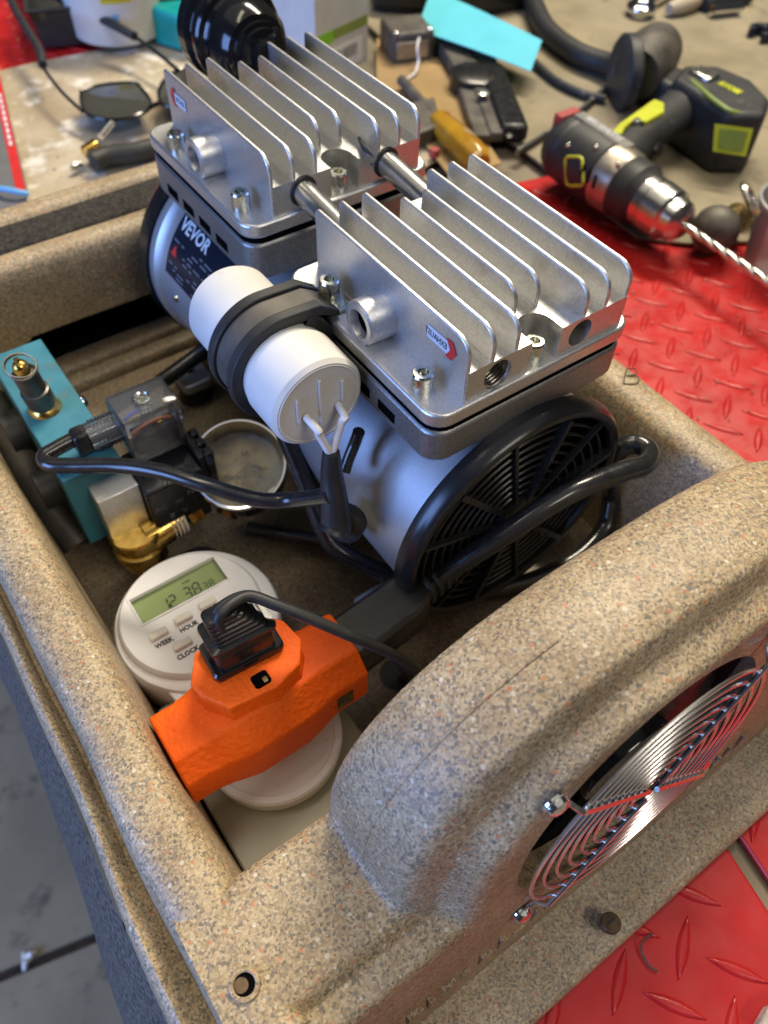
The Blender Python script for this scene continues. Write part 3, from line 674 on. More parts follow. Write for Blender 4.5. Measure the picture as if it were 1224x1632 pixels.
def strap(r0, r1, y0, y1):
    path = []
    for k in range(57):
        a = math.radians(90 + 330 * (k / 56)); path.append((math.cos(a), math.sin(a)))
    path = path[::-1]
    o_ = [Vector((CX_ + c * r1, 0, CZ_ + s * r1)) for c, s in path] + [Vector((.1290, 0, CZ_ + r1 - .0008)), Vector((.1375, 0, .1772 + (r1 - .0205) * .5))]
    i_ = [Vector((CX_ + c * r0, 0, CZ_ + s * r0)) for c, s in path] + [Vector((.1290, 0, CZ_ + r0 - .0008)), Vector((.1375, 0, .1772 + (r0 - .0205) * .5))]
    rows_ = []
    for y, src in ((y0, i_), (y0, o_), (y1, o_), (y1, i_), (y0, i_)):
        rows_.append([Vector((p.x, y, p.z)) for p in src])
    return MB().loft(rows_)
clamp = strap(.0196, .0222, .2150, .2350).build('clamp_liner', 'rubber', capo, smooth=40)
strap(.0215, .0228, .2195, .2305).build('clamp_band', 'dirtygrey', clamp, smooth=40)
for y0 in (.2148, .2302): strap(.0200, .0244, y0, y0 + .0048).build('clamp_lip', 'rubber', clamp, bevel=.0006, smooth=40)
MB().prism(rrect(.1345, .2165, .1462, .2345, .0035), .1757, .1772).build('clamp_tab', 'zinc', clamp, bevel=.0003)
MB().lathe((.1398, .2257, .1772), Z, [(.0062, 0), (.0062, .0011)], 28).build('washer', 'zinc', clamp)
cap_screw(Vector((.1398, .2257, .1783)), clamp)
# two white leads into a taped splice
lead_end = ay(528, 728, .1815)
for s_, mid in ((ay(487, 664, .1900), ay(508, 692, .1835)), (ay(539, 645, .1900), ay(545, 672, .1825))):
    MB().tube(spline([s_, s_ * .4 + mid * .6 + Vector((0, -.0035, .001)), mid, lead_end, lead_end + Vector((-.0005, -.001, -.006))], 6), .0016, n=10).build('lead_wire', 'wirewhite', capo)

# ------------------------------------------------------------------ taped splice, solenoid cord
tp = [lead_end + Vector((0, 0, .003)), ay(529, 760, .180), ay(533, 800, .176), ay(535, 835, .173), ay(530, 852, .171)]
sol_cord = thing('valve_cord', 'black jacketed cord running from the valve plug to the taped splice', 'cord', az(300, 760, .1))
MB().tube(spline(tp, 6), [.0034 + .0042 * (k / 24) ** .8 for k in range(25)], n=18).build('taped_splice', 'tape', sol_cord)
cp = [az(150, 687, .101), az(118, 700, .101), az(88, 716, .101), az(70, 728, .1005), az(80, 740, .101), az(120, 742, .102), az(190, 742, .105), az(260, 752, .108), az(330, 774, .107), az(410, 796, .104), az(470, 796, .106), ay(528, 790, .1755)]
MB().tube(spline(cp, 8), .0036, n=16).build('jacket', 'cable', sol_cord)

# ------------------------------------------------------------------ power cord with plug
pc_pts = [az(455, 690, .095), az(476, 742, .082), az(498, 800, .068), az(526, 862, .054), az(570, 893, .046), az(630, 920, .038), az(700, 944, .030), az(770, 943, .026), az(850, 925, .028), az(920, 890, .031), az(962, 845, .034), az(972, 810, .042), az(974, 782, .052), az(976, 745, .080), az(990, 715, .095), az(1016, 708, .099), az(1036, 722, .1005), az(1026, 741, .1040), az(990, 752, .1070), az(900, 790, .1090), az(800, 854, .0980), az(715, 908, .0820), az(672, 936, .0760)]
pcord = thing('power_cord', 'thick black compressor power cord looping in front of the fan cover', 'cord', az(900, 785, .03))
MB().tube(spline(pc_pts, 10), .0050, n=20).build('cord', 'cable', pcord)
pa = az(692, 924, .0775); pb = Vector((.0920, .1380, .0765)); pd = (pb - pa).normalized()
side = pd.cross(Z).normalized()
pl = MB()
def plug_sect(c, w, h, top): return [c + side * a * w + Z * b * h for a, b in ((-1, -.9), (-.75, -1), (.75, -1), (1, -.9), (1, .7), (.8, 1), (-.8, 1), (-1, .7))]
L_ = (pb - pa).length
pl.loft([plug_sect(pa + pd * t * L_, w, h, 0) for t, w, h in ((.16, .0062, .0058), (.24, .0088, .0070), (.40, .0108, .0074), (.7, .0112, .0076), (1.0, .0114, .0078), (1.10, .0114, .0078))], close=True, cap=True)
plug = pl.build('plug', 'dustyrubber', pcord, smooth=18, bevel=.0004)
for k in range(4):
    c = pa + pd * (L_ * (-.20 + .105 * k)); MB().lathe(c, pd, [(.0064 + .0004 * k, 0), (.0070 + .0004 * k, .0006), (.0070 + .0004 * k, .0024), (.0064 + .0004 * k, .003)], 22).build('strain_ring', 'rubber', plug)
MB().cyl(pa - pd * .012, pa + pd * .008, .0060, .0066, 20).build('strain_core', 'rubber', plug)
MB().cyl(pa + pd * .014 + Z * -.0125 - side * .002, pb + pd * .004 + Z * -.0125 - side * .002, .0082, n=24).build('ground_half', 'black', plug, bevel=.001)

# ================================================================== TIMER, PLATE, TAP
box_ = thing('outlet_box', 'grey beige outlet box plate under the white timer', 'outlet box', (.045, .12, FLZ))
MB().prism(rrect(.0095, .0845, .0815, .178, .004), FLZ, .0345).build('box_body', 'beige', box_, bevel=.001)
tim = thing('digital_timer', 'round white digital timer showing 12 38 with cream buttons', 'timer', (.0465, .19, .0345))
TZ = .0450; TC = (.0470, .2045); TR = .0392
tb = MB().lathe((TC[0], TC[1], .0190), Z, [(TR - .0015, 0), (TR, .004), (TR, .0240), (TR - .0012, .0262), (TR - .0035, .0270)], 96).build('timer_case', 'white', tim, smooth=30)
lowd = MB().lathe((.0466, .1345, .0345), Z, [(.0288, 0), (.0300, .0015), (.0306, .0090), (.0298, .0104), (.0272, .0108), (.0268, .0102), (.0002, .0102)], 80, cap1=False).build('socket_case', 'white', tim, smooth=30)
MB().prism([(.0230, .148), (.0705, .148), (.0755, .181), (.018, .181)], .0346, .0438).build('case_bridge', 'white', tim, bevel=.001)
FZ = .0495
face = MB().lathe((TC[0] - .0016, TC[1] + .0022, .0440), Z, [(.0346, 0), (.0342, .0030), (.0335, .0045), (.0325, .0055)], 96).build('face_disc', 'white', tim, smooth=30)
lc = MB().prism(rrect(.0236, .2122, .0686, .2282, .0012), FZ - .0065, FZ + .0015); cut(face, lc)
MB().prism(rrect(.0238, .2124, .0684, .2280, .0010), FZ - .0040, FZ - .0024).build('lcd_glass', 'lcd', face)
fr = MB()
for lo, hi in (((.0230, .2280), (.0692, .2291)), ((.0230, .2113), (.0692, .2124)), ((.0230, .2124), (.0240, .2280)), ((.0682, .2124), (.0692, .2280))): fr.box((*lo, FZ - .001), (*hi, FZ + .0006))
fr.build('lcd_frame', 'white', face, bevel=.0003)
SEG = {'0': 'abcdef', '1': 'bc', '2': 'abged', '3': 'abgcd', '8': 'abcdefg'}
def digit(ch, x, y, h, w, t):
    m = MB(); z = FZ - .0022; sh = .12
    P = {'a': ((0, h), (w, h)), 'b': ((w, h), (w, h / 2)), 'c': ((w, h / 2), (w, 0)), 'd': ((0, 0), (w, 0)), 'e': ((0, 0), (0, h / 2)), 'f': ((0, h / 2), (0, h)), 'g': ((0, h / 2), (w, h / 2))}
    for s_ in SEG[ch]:
        (x0, y0), (x1, y1) = P[s_]; d = Vector((x1 - x0, y1 - y0)).normalized(); nn = Vector((-d.y, d.x)) * t / 2; g = t * .6
        q = [Vector((x0, y0)) + d * g * .4 + nn * 0, Vector((x0, y0)) + d * g + nn, Vector((x1, y1)) - d * g + nn, Vector((x1, y1)) - d * g * .4, Vector((x1, y1)) - d * g - nn, Vector((x0, y0)) + d * g - nn]
        m.add([Vector((x + p.x + p.y * sh, y + p.y, z)) for p in q], [tuple(range(6))])
    return m.build('lcd_digit', 'lcdink', face, weld=False)
for ch, x, h in (('1', .0352, .0066), ('2', .0392, .0066), ('3', .0470, .0066), ('8', .0518, .0066), ('3', .0568, .0040), ('8', .0600, .0040)):
    digit(ch, x, .2142, h, h * .46, h * .13)
text_mb('WED', .0020, frame((.0510, .2238, FZ - .0022), X, Y), .00002).build('lcd_digit', 'lcdink', face, weld=False)
for (bx_, by_), tx in (((.0274, .2030), 'WEEK'), ((.0405, .2043), 'HOUR'), ((.0340, .1922), 'CLOCK'), ((.0536, .2050), 'MIN'), ((.0470, .1932), 'TIMER')):
    bt_ = MB().prism(rrect(bx_ - .0044, by_ - .0019, bx_ + .0044, by_ + .0019, .0010), FZ - .0005, FZ + .0022).build('button', 'cream', face, bevel=.0005)
    text_mb(tx, .0034, frame((bx_ + .0002, by_ - .0050, FZ + .00022), X, Y), .00004, sx=.92, offset=.00012).build('button_text', 'ink', face, weld=False)

# orange three-way tap: bar along x with a raised octagonal outlet tower
tap = thing('outlet_tap', 'bright orange three way outlet tap plugged over the timer', 'outlet tap', (.046, .14, .05))
TYC = .1352
def bar_sect(x, w, zt, zb, ch, skew=0):
    y0, y1 = TYC - w, TYC + w
    return [Vector((x, y, z)) for y, z in ((y0 + .001, zb), (y1 - .001, zb), (y1, zb + .003), (y1, zt - .002), (y1 - .002, zt), (y0 + ch, zt), (y0, zt - ch * 1.1), (y0, zb + .003))]
bs = [(.0052, .0148, .0880, .0600, .0080), (.0070, .0150, .0884, .0588, .0080), (.0150, .0150, .0884, .0588, .0082), (.0215, .0158, .0890, .0580, .0088), (.0275, .0172, .0905, .0570, .0095), (.0340, .0184, .0915, .0560, .0100), (.0560, .0184, .0915, .0560, .0100), (.0620, .0174, .0905, .0570, .0095), (.0680, .0160, .0890, .0580, .0088), (.0730, .0150, .0884, .0588, .0082), (.0850, .0150, .0884, .0588, .0080), (.0875, .0148, .0880, .0590, .0080)]
tbar = MB().loft([bar_sect(*b) for b in bs], close=True, cap=True).build('tap_body', 'orange', tap, bevel=.0010, seg=3, smooth=32)
oct_ = [(.0235, .1460), (.0245, .1400), (.0310, .1290), (.0500, .1268), (.0620, .1300), (.0680, .1390), (.0665, .1500), (.0620, .1560), (.0310, .1572)]
ocx, ocy = .0462, .1425
tw = MB()
def oc(s, z, dy=0): return [Vector((ocx + (x - ocx) * s, ocy + dy + (y - ocy) * s, z)) for x, y in oct_]
tw.loft([oc(1.06, .0780, -.004), oc(.99, .0885, -.002), oc(.965, .0940), oc(1.0, .0985), oc(1.0, .1000), oc(.97, .1008)], close=True, cap=True)
twr = tw.build('tap_tower', 'orange', tap, bevel=.0006, smooth=32)
gh = az(416, 1083, .1008); MB().prism(rrect(gh.x - .0034, gh.y - .0030, gh.x + .0034, gh.y + .0030, .0014), .1002, .1010).build('ground_hole', 'void', twr)
MB().prism(rrect(gh.x + .0004, gh.y - .0020, gh.x + .0022, gh.y + .0004, .0004), .1009, .1011).build('contact', 'oldbrass', twr)
for q in range(2): MB().box((.0600 + q * .0 + .0, TYC - .0153, .0640), (.0795, TYC - .0149, .0745)).build('name_plate', 'oldbrass', tbar) if q == 0 else None
text_mb('15A 125V', .0038, frame((.0698, TYC - .0155, .0692), X, Z), .00003).build('plate_text', 'ink', tbar, weld=False)

# black plug with stepped strain relief and flat lamp cord
PZ0 = .1012
lp = thing('lamp_plug', 'black stepped plug with flat cord on top of the orange tap', 'plug', (.047, .148, PZ0))
qc = [az(*p, PZ0) for p in ((315, 1032), (350, 1094), (452, 1032), (425, 985))]
ctr = sum(qc, Vector()) / 4; u_ = ((qc[2] - qc[1]) + (qc[3] - qc[0])).normalized(); v_ = Z.cross(u_)
hw = ((qc[2] - qc[1]).length + (qc[3] - qc[0]).length) / 4; hh = ((qc[0] - qc[1]).length + (qc[3] - qc[2]).length) / 4
pm = frame(ctr, u_, v_)
def rr(s, t, z, off=0): return [pm @ Vector((x, y + off, z)) for x, y in rrect(-hw * s, -hh * t, hw * s, hh * t, .0022, 4)]
MB().loft([rr(1.0, 1.0, 0), rr(1.02, 1.02, .001), rr(1.02, 1.02, .0030), rr(.96, .96, .0042)], close=True, cap=True).build('plug_base', 'blackgloss', lp, smooth=35)
pb_ = MB().loft([rr(.84, .84, .0038), rr(.80, .78, .0155), rr(.78, .74, .0165)], close=True, cap=True).build('plug_block', 'black', lp, smooth=35)
emb = pm @ Vector((0, -hh * .80, .0085))
for lo, hi in (((-.0052, -.0028), (-.0048, .0028)), ((.0048, -.0028), (.0052, .0028)), ((-.0052, -.0030), (.0052, -.0026)), ((-.0052, .0026), (.0052, .0030))):
    MB().box((lo[0], -.0004, lo[1]), (hi[0], .0004, hi[1]), frame(emb, u_, v_)).build('embossed_mark', 'black', pb_)
MB().loft([rr(.80, .80, .0160), rr(.92, .90, .0168), rr(.92, .90, .0184), rr(.70, .72, .0192)], close=True, cap=True).build('relief_shelf', 'black', pb_, smooth=35)
for k in range(6):
    s = .70 - .055 * k; z = .0190 + .0023 * k; o_ = -.0010 * k
    def rs(q, zz): return [pm @ Vector((x + o_, y, zz)) for x, y in rrect(-hw * q, -hh * q * 1.02, hw * q, hh * q * 1.02, .0022, 4)]
    MB().loft([rs(s, z), rs(s * 1.04, z + .0005), rs(s * 1.02, z + .0015), rs(s * .88, z + .0021)], close=True, cap=True).build('relief_step', 'black', pb_, smooth=35)
tp_ = pm @ Vector((-.0050, .0, .0315))
fc = [tp_ + Vector((0, 0, -.006)), tp_ + Vector((.0005, .0005, .0005)), az(392, 950, .1315), az(440, 964, .1285), az(490, 984, .1225), az(560, 1014, .110), az(612, 1036, .096), az(644, 1056, .075), az(656, 1078, .040), az(650, 1086, .016)]
fs_ = [(sgn + .50 * math.cos(t), (.58 if sgn else .62) * math.sin(t)) for sgn, a0, a1 in ((1.0, -155, 155), (0, 25, 155), (-1.0, 25, 335), (0, 205, 335)) for t in [math.radians(a0 + (a1 - a0) * k / 6) for k in range(7)]]
MB().tube(spline(fc, 8), .0036, sect=fs_, up=(-.5, .3, .8)).build('flat_cord', 'rubber', lp, smooth=60)
hp = az(632, 1075, FLZ)
MB().lathe(hp + Z * .0004, Z, [(.0085, -.0001), (.0085, .0003), (.0001, .0003)], 28, cap0=False).build('drain_hole', 'ink', tub)

# ================================================================== TEAL BLOCK, SOLENOID VALVE, GAUGE
tealt = thing('manifold_block', 'teal painted manifold block with spring relief valve', 'manifold', (.0365, .325, .03))
MB().box((.0225, .2765, .040), (.0510, .3790, .0900)).build('block_body', 'teal', tealt, bevel=.0008)
rv = az(72, 650, .0900)
ax_ = Vector((-.10, .0, 1)).normalized()
MB().lathe(rv, Z, [(.0085, -.001), (.0082, .0006), (.0066, .0022), (.0060, .003)], 24).build('sealant', 'brass', tealt)
v0 = MB().lathe(rv, ax_, [(.0062, 0), (.0062, .004), (.0070, .0045), (.0070, .013), (.0060, .0135), (.0060, .0250), (.0050, .0255)], 28).build('relief_valve', 'gunmetal', tealt, smooth=30)
a0 = rv + ax_ * .0255
MB().lathe(a0, ax_, [(.0038, 0), (.0038, .004), (.0030, .0055), (.0012, .0065), (.0012, .0085)], 20).build('valve_stem', 'brass', v0)
MB().cyl(rv + Vector((.0002, -.0050, .009)) , rv + Vector((.0002, -.0064, .009)), .0022, n=16).build('vent_hole', 'ink', v0)
mb = MB()
mb.torus(a0 + ax_ * .0040, (ax_ + Vector((.25, -.25, 0))), .0072, .00042, 36, 6); mb.torus(a0 + ax_ * .0028, (ax_ + Vector((.15, -.35, 0))), .0072, .00042, 36, 6)
mb.build('pull_ring', 'gunmetal', v0)
MB().lathe((.0510, .335, .077), X, [(.0040, 0), (.0040, .002), (.0024, .004), (.0006, .0045)], 20).build('side_screw', 'chrome', tealt)
MB().lathe((.0510, .302, .080), X, [(.0030, 0), (.0030, .003)], 6).build('side_nut', 'black', tealt)
for yy, rr_ in ((.345, .012), (.300, .010)):
    MB().cyl((.0230, yy, .066), (.0125, yy, .066), rr_, n=28).build('pipe_stub', 'rubber', tealt)
hose_p = [Vector((.0150, .395, .060)), Vector((.0140, .365, .064)), Vector((.0138, .335, .056)), Vector((.0150, .310, .040)), Vector((.0190, .292, .026))]
tag(MB().tube(spline(hose_p, 6), .0088, n=20).build('air_hose', 'dirtygrey'), 'dark grey air hose squeezed between left wall and teal block', 'hose')

sol = thing('solenoid_valve', 'brass solenoid valve with black coil and clear plug cover', 'valve', (.05, .265, FLZ))
MB().box((.0317, .2640, .0510), (.0526, .2858, .0802)).build('frame_block', 'alu', sol, bevel=.0006)
coil = MB().box((.0528, .2560, .0450), (.0830, .2870, .0800)).build('coil', 'black', sol, bevel=.0015)
cm_ = frame((.0690, .2558, .0625), X, Z)
for tx, px_, py_, s_ in (('CE', -.0085, -.0135, .0066), ('B', -.0070, -.0045, .0050), ('AC', -.0115, .0040, .0046), ('V', .0000, -.0050, .0050), ('W', -.0015, .0035, .0042), ('NO', .0070, .0060, .0050), ('DC', .0080, .0120, .0050)):
    text_mb(tx, s_, cm_ @ Matrix.Translation((px_, py_, 0)), .00004).build('coil_text', 'greyprint', coil, weld=False)
mb = MB().box((.0830, .2600, .0640), (.0880, .2790, .0840))
for k in range(3): mb.box((.0862, .2580 + k * .0075, .0620), (.0905, .2630 + k * .0075, .0860))
mb.build('coil_nut', 'black', coil, bevel=.0008)
# clear DIN cover: hollow shell, terminals inside
dlo, dhi = Vector((.0562, .2745, .0800)), Vector((.0850, .2948, .1110)); t_ = .0012
din = MB().box(dlo, dhi).build('plug_cover', 'glass', sol, bevel=.0010)
cut(din, MB().box((dlo.x + t_, dlo.y + t_, dlo.z - .002), (dhi.x - t_, dhi.y - t_, dhi.z - t_)))
MB().box((dlo.x + .0016, dlo.y + .0100, .0802), (dhi.x - .0016, dhi.y - .0016, .0900)).build('pale_filler', 'cream', din)  # added pale block that brightens the inside of the clear cover
MB().box((dlo.x + .0045, dlo.y + .002, .0801), (dhi.x - .0025, dlo.y + .0105, .0960)).build('terminal_block', 'black', din, bevel=.0008)
MB().lathe(((dlo.x + dhi.x) / 2, (dlo.y + dhi.y) / 2, .0966), Z, [(.0040, 0), (.0040, .012), (.0030, .0122)], 20).build('screw_post', 'glass', din)
MB().lathe(((dlo.x + dhi.x) / 2, (dlo.y + dhi.y) / 2, .1102), Z, [(.0042, 0), (.0042, .0014), (.0036, .0018), (.0030, .0012), (.0001, .0012)], 20).build('cover_screw', 'zinc', din)
MB().tube(spline([Vector((.0600, .2780, .0985)), Vector((.066, .2775, .1012)), Vector((.074, .2775, .1016)), Vector((.080, .2782, .0990))], 6), .0010, n=8).build('inner_wire', 'copper', din)
MB().tube(spline([Vector((.0580, .2860, .0990)), Vector((.063, .2840, .1046)), Vector((.069, .2840, .1060))], 6), .0010, n=8).build('inner_wire', 'blueins', din)
for k in range(2): MB().cyl((.0745 + k * .005, .2790, .0962), (.0745 + k * .005, .2790, .0990), .0015, n=12).build('terminal_screw', 'brass', din)
gz, gyy = .1000, .2858
mb = MB(); prof_ = [(.0070, 0)]
for k in range(7): prof_ += [(.0078, .0006 + k * .0018), (.0078, .0014 + k * .0018), (.0070, .0018 + k * .0018)]
gl = mb.lathe((.0568, gyy, gz), -X, prof_ + [(.0070, .0150), (.0052, .0152), (.0052, 0)], 32, cap0=False, cap1=False).build('cable_gland', 'glass', din, smooth=30)
MB().lathe((.0562, gyy, gz), -X, [(.0046, 0), (.0046, .015)], 20).build('gland_seal', 'dustyrubber', gl)
MB().lathe((.0418, gyy, gz), -X, [(.0072, 0), (.0076, .0008), (.0076, .0055), (.0064, .0070), (.0042, .0070)], 6).build('gland_nut', 'black', gl, bevel=.0006)
# brass body
bx, by_ = .0435, .2600
br = MB().lathe((bx, by_ + .004, .0515), (0, -.10, -1), [(.0128, 0), (.0134, .001), (.0134, .006), (.0118, .007), (.0118, .0095), (.0134, .0105), (.0134, .0150)], 40).build('valve_body', 'brass', sol, smooth=30)
MB().lathe((bx, by_ + .0025, .0365), (0, -.10, -1), [(.0120, 0), (.0124, .0008), (.0124, .009), (.0108, .0105)], 6, ref=(1, .3, 0)).build('hex_cap', 'brass', br, bevel=.0006)
MB().cyl((bx + .004, by_, .0450), (bx + .0240, by_ + .001, .0470), .0092, .0078, 28).build('outlet_arm', 'brass', br)
for k in range(4): MB().torus((bx + .0170 + k * .0022, by_ + .0008 + .0001 * k, .0463 + k * .0002), X, .0078, .0008, 28, 6).build('thread_wrap', 'cream', br)
MB().lathe((bx + .0262, by_ + .001, .0472), (1, .05, .1), [(.0078, 0), (.0078, .008)], 6).build('outlet_hex', 'brass', br, bevel=.0005)

gau = thing('pressure_gauge', 'round steel pressure gauge with an oil-clouded face', 'gauge', (.103, .262, .03))
gn = Vector((-.22, -.36, 1)).normalized(); gc_ = az(381, 740, .073)
MB().lathe(gc_ - gn * .020, gn, [(.0215, 0), (.0225, .0015), (.0225, .0170), (.0240, .0172), (.0244, .0190), (.0243, .0206), (.0236, .0216), (.0226, .0214), (.0217, .0190), (.0205, .0100)], 64, cap1=False).build('gauge_case', 'chrome', gau, smooth=35)
gf = MB().lathe(gc_ - gn * .0095, gn, [(.0206, 0), (.0120, -.001), (.0001, .0004)], 48, cap0=False).build('dial', 'gaugeface', gau)
for k in range(9):
    a = k * .7; r = random.uniform(.004, .013); u1 = gn.cross(X).normalized(); u2 = gn.cross(u1)
    MB().sphere(gc_ - gn * .0088 + u1 * r * math.cos(a) + u2 * r * math.sin(a), random.uniform(.0008, .0017), 12, 8, .5).build('oil_bubble', 'glass', gf)
MB().lathe(gc_ - gn * .0008, gn, [(.0213, -.0008), (.0213, .0), (.0001, .0006)], 48, cap0=False, cap1=False).build('dial_glass', 'thinglass', gau)
MB().cyl(gc_ - gn * .020, Vector((gc_.x - .012, gc_.y, .040)), .006, n=20).build('gauge_stem', 'oldbrass', gau)
# drain grommet on the tub floor beside the gauge
MB().lathe((.066, .246, FLZ), Z, [(.013, 0), (.013, .006), (.009, .008), (.007, .004), (.0001, .003)], 28).build('floor_grommet', 'rubber', tub)
sl = MB().tube(spline([ay(572, 688, .187), ay(566, 705, .188), ay(556, 730, .187), ay(549, 752, .185)], 5), .0026, n=12).build('motor_lead', 'cable'); tag(sl, 'short black motor lead sleeve on the silver motor body', 'wire')
gl2 = MB().lathe(ay(556, 828, .178), (-.7, -.5, .3), [(.0085, 0), (.0085, .006), (.0060, .0075), (.0050, .0075)], 24).build('cord_grommet', 'rubber', comp)
tag(MB().tube(spline([az(395, 842, .03), az(450, 852, .03), az(510, 862, .028), az(560, 870, .028)], 6), .0042, n=14).build('cord_tail', 'cable'), 'black cord tail on the tub floor behind the timer', 'cord')
tag(MB().tube(spline([az(255, 610, .04), az(290, 585, .045), az(330, 555, .05)], 6), .0048, n=14).build('cord_stub', 'cable'), 'black cord stub beside the clear plug cover', 'cord')

# ================================================================== BENCH TOP THINGS
# cordless drill lying on its side
dr = thing('cordless_drill', 'black and lime cordless drill lying on its side with a long bit', 'drill', (.56, .40, .004))
dA = Vector((.516, .456, .035)); dD = Vector((-.02, -1, -.01)).normalized()
body = MB().lathe(dA, dD, [(.014, 0), (.021, .003), (.025, .009), (.0265, .014), (.0255, .016), (.0265, .018), (.0255, .022), (.0270, .024), (.0276, .045), (.0268, .062), (.0240, .066)], 48).build('motor_housing', 'toolgrey', dr, smooth=30)
gb = MB().lathe(dA, dD, [(.0255, .0635), (.0268, .0650), (.0262, .0780), (.0245, .0830)], 40).build('gear_case', 'tan_metal', dr, smooth=30)
MB().lathe(dA, dD, [(.0240, .082), (.0248, .084), (.0242, .098), (.0215, .101), (.0200, .106)], 40).build('clutch_ring', 'toolgrey', dr, smooth=30)
chk = MB().lathe(dA, dD, [(.0185, .104), (.0205, .106), (.0205, .113), (.0195, .1135), (.0195, .115), (.0208, .1155), (.0200, .131), (.0170, .133), (.0168, .1345), (.0160, .141), (.0105, .146), (.0060, .147)], 40).build('chuck', 'steel', dr, smooth=30)
tipp = dA + dD * .262
rows_ = []
for k in range(90):
    h = .145 + .118 * k / 89; tw_ = 0 if h < .158 else (h - .158) * 2 * PI / .026; r = .0033; row = []
    u1 = dD.cross(Z).normalized(); u2 = dD.cross(u1)
    for j in range(20):
        a = 2 * PI * j / 20; rr_ = r if h < .158 else r * (.62 + .38 * abs(math.cos(a)) ** .45)
        row.append(dA + dD * h + u1 * rr_ * math.cos(a + tw_) + u2 * rr_ * math.sin(a + tw_))
    rows_.append(row)
MB().loft(rows_, close=True, cap=True).build('drill_bit', 'steel', dr, smooth=30)
hA, hB = Vector((.535, .405, .036)), Vector((.648, .437, .036))
es = [(math.cos(t) * 1.0, math.sin(t) * .8) for t in [2 * PI * k / 20 for k in range(20)]]
MB().tube(spline([hA + Vector((-.02, -.004, 0)), hA, hA * .6 + hB * .4 + Vector((0, .003, 0)), hB, hB + Vector((.012, .002, 0))], 6), [.020, .0195, .019, .019, .0185, .0182, .018, .018, .018, .018, .0178, .0178, .0178, .018, .0182, .0185, .019, .0195, .020, .021, .022, .023, .024, .0245, .025], sect=es, up=Z).build('handle', 'toolgrey', dr)
gp = [tuple(az(*p, .052)[:2]) for p in ((975, 212), (985, 200), (1042, 160), (1058, 166), (1058, 180), (1030, 196), (1010, 192), (996, 204), (990, 216))]
MB().prism(gp, .0485, .0535).build('grip_patch', 'lime', dr, bevel=.001)
tg = az(1012, 205, .045); MB().sphere(tg, .0088, 20, 12).build('trigger', 'black', dr)
tg2 = az(1038, 240, .03); MB().sphere(tg2, .0095, 20, 12).build('direction_switch', 'black', dr)
bat = MB().prism([(.636, .380), (.662, .362), (.690, .378), (.706, .412), (.702, .448), (.676, .466), (.646, .452)], .004, .058).build('battery', 'toolgrey', dr, bevel=.006, seg=4)
sq = [az(1131, 188, .050), az(1192, 196, .050), az(1180, 240, .030), az(1128, 232, .030)]
MB().add([p + Vector((-.004, -.009, 0)) for p in sq], [(0, 1, 2, 3)]).build('battery_pad_frame', 'lime', bat)
cq = sum(sq, Vector()) / 4
MB().add([cq + (p - cq) * .72 + Vector((-.0046, -.0100, .0004)) for p in sq], [(0, 1, 2, 3)]).build('battery_pad', 'limedark', bat)
st_ = [az(1086, 118, .053), az(1110, 136, .0575), az(1138, 160, .0585), az(1166, 178, .0575), az(1196, 182, .052)]
MB().tube(spline(st_, 5), .0022, n=8).build('battery_trim', 'limedark', bat)
text_mb('RYOBI', .010, frame(az(1163, 140, .0586), az(1185, 148, .0586) - az(1150, 131, .0586), az(1172, 128, .0586) - az(1158, 150, .0586)), .0003, sx=.8, offset=.0006).build('battery_text', 'lime', bat, weld=False)
MB().box((.664, .428, .0570), (.682, .452, .0615)).build('belt_clip', 'zinc', bat, bevel=.002)
w0, w1 = az(935, 190, .0615), az(990, 226, .0605)
wd = (w1 - w0).normalized(); fmw = frame((w0 + w1) / 2, wd, Z.cross(wd))
MB().box((-.030, -.0055, -.008), (.030, .0055, .0012), fmw).build('name_strip', 'greyband', body, bevel=.001)
text_mb('BRUSHLESS', .0085, fmw @ Matrix.Translation((0, 0, .0015)), .0001, sx=.95).build('name_text', 'print', body, weld=False)
rc_ = az(905, 184, .058); MB().box((-.011, -.0045, -.012), (.012, .0045, .0035), frame(rc_, wd.cross(Z), wd)).build('rear_band', 'dullred', body, bevel=.0015)
yq = [az(*p, .046) for p in ((904, 252), (928, 256), (927, 296), (900, 288))]
yc = sum(yq, Vector()) / 4
def on_round(u, v, A, D, r):       # where a sight line meets a round body
    o_, d_ = Vector((0, 0, CAM_Z)), _ray(u, v).normalized(); t = .2
    while t < 1.5:
        p = o_ + d_ * t
        if ((p - A) - D * (p - A).dot(D)).length < r: return p
        t += .0006
    return p
ring_q = rrect(902, 250, 929, 296, 6, 4)
yr = [on_round(u + (v - 273) * .06, v, dA, dD, .0278) for u, v in ring_q]
MB().tube(yr + [yr[0]], .0013, n=6).build('outline_mark', 'lime', body)

for k in range(5):
    vp = on_round(932 + k * 9, 262 + k * 9, dA, dD, .0279); vq = on_round(926 + k * 9, 282 + k * 9, dA, dD, .0279)
    if k < 3: MB().tube([vp, vq], .0011, n=6).build('vent_slot', 'void', body)
for u, v in ((950, 235), (985, 262), (905, 232)):
    MB().sphere(on_round(u, v, dA, dD, .0272), .0022, 10, 6).build('housing_screw', 'zinc', body)
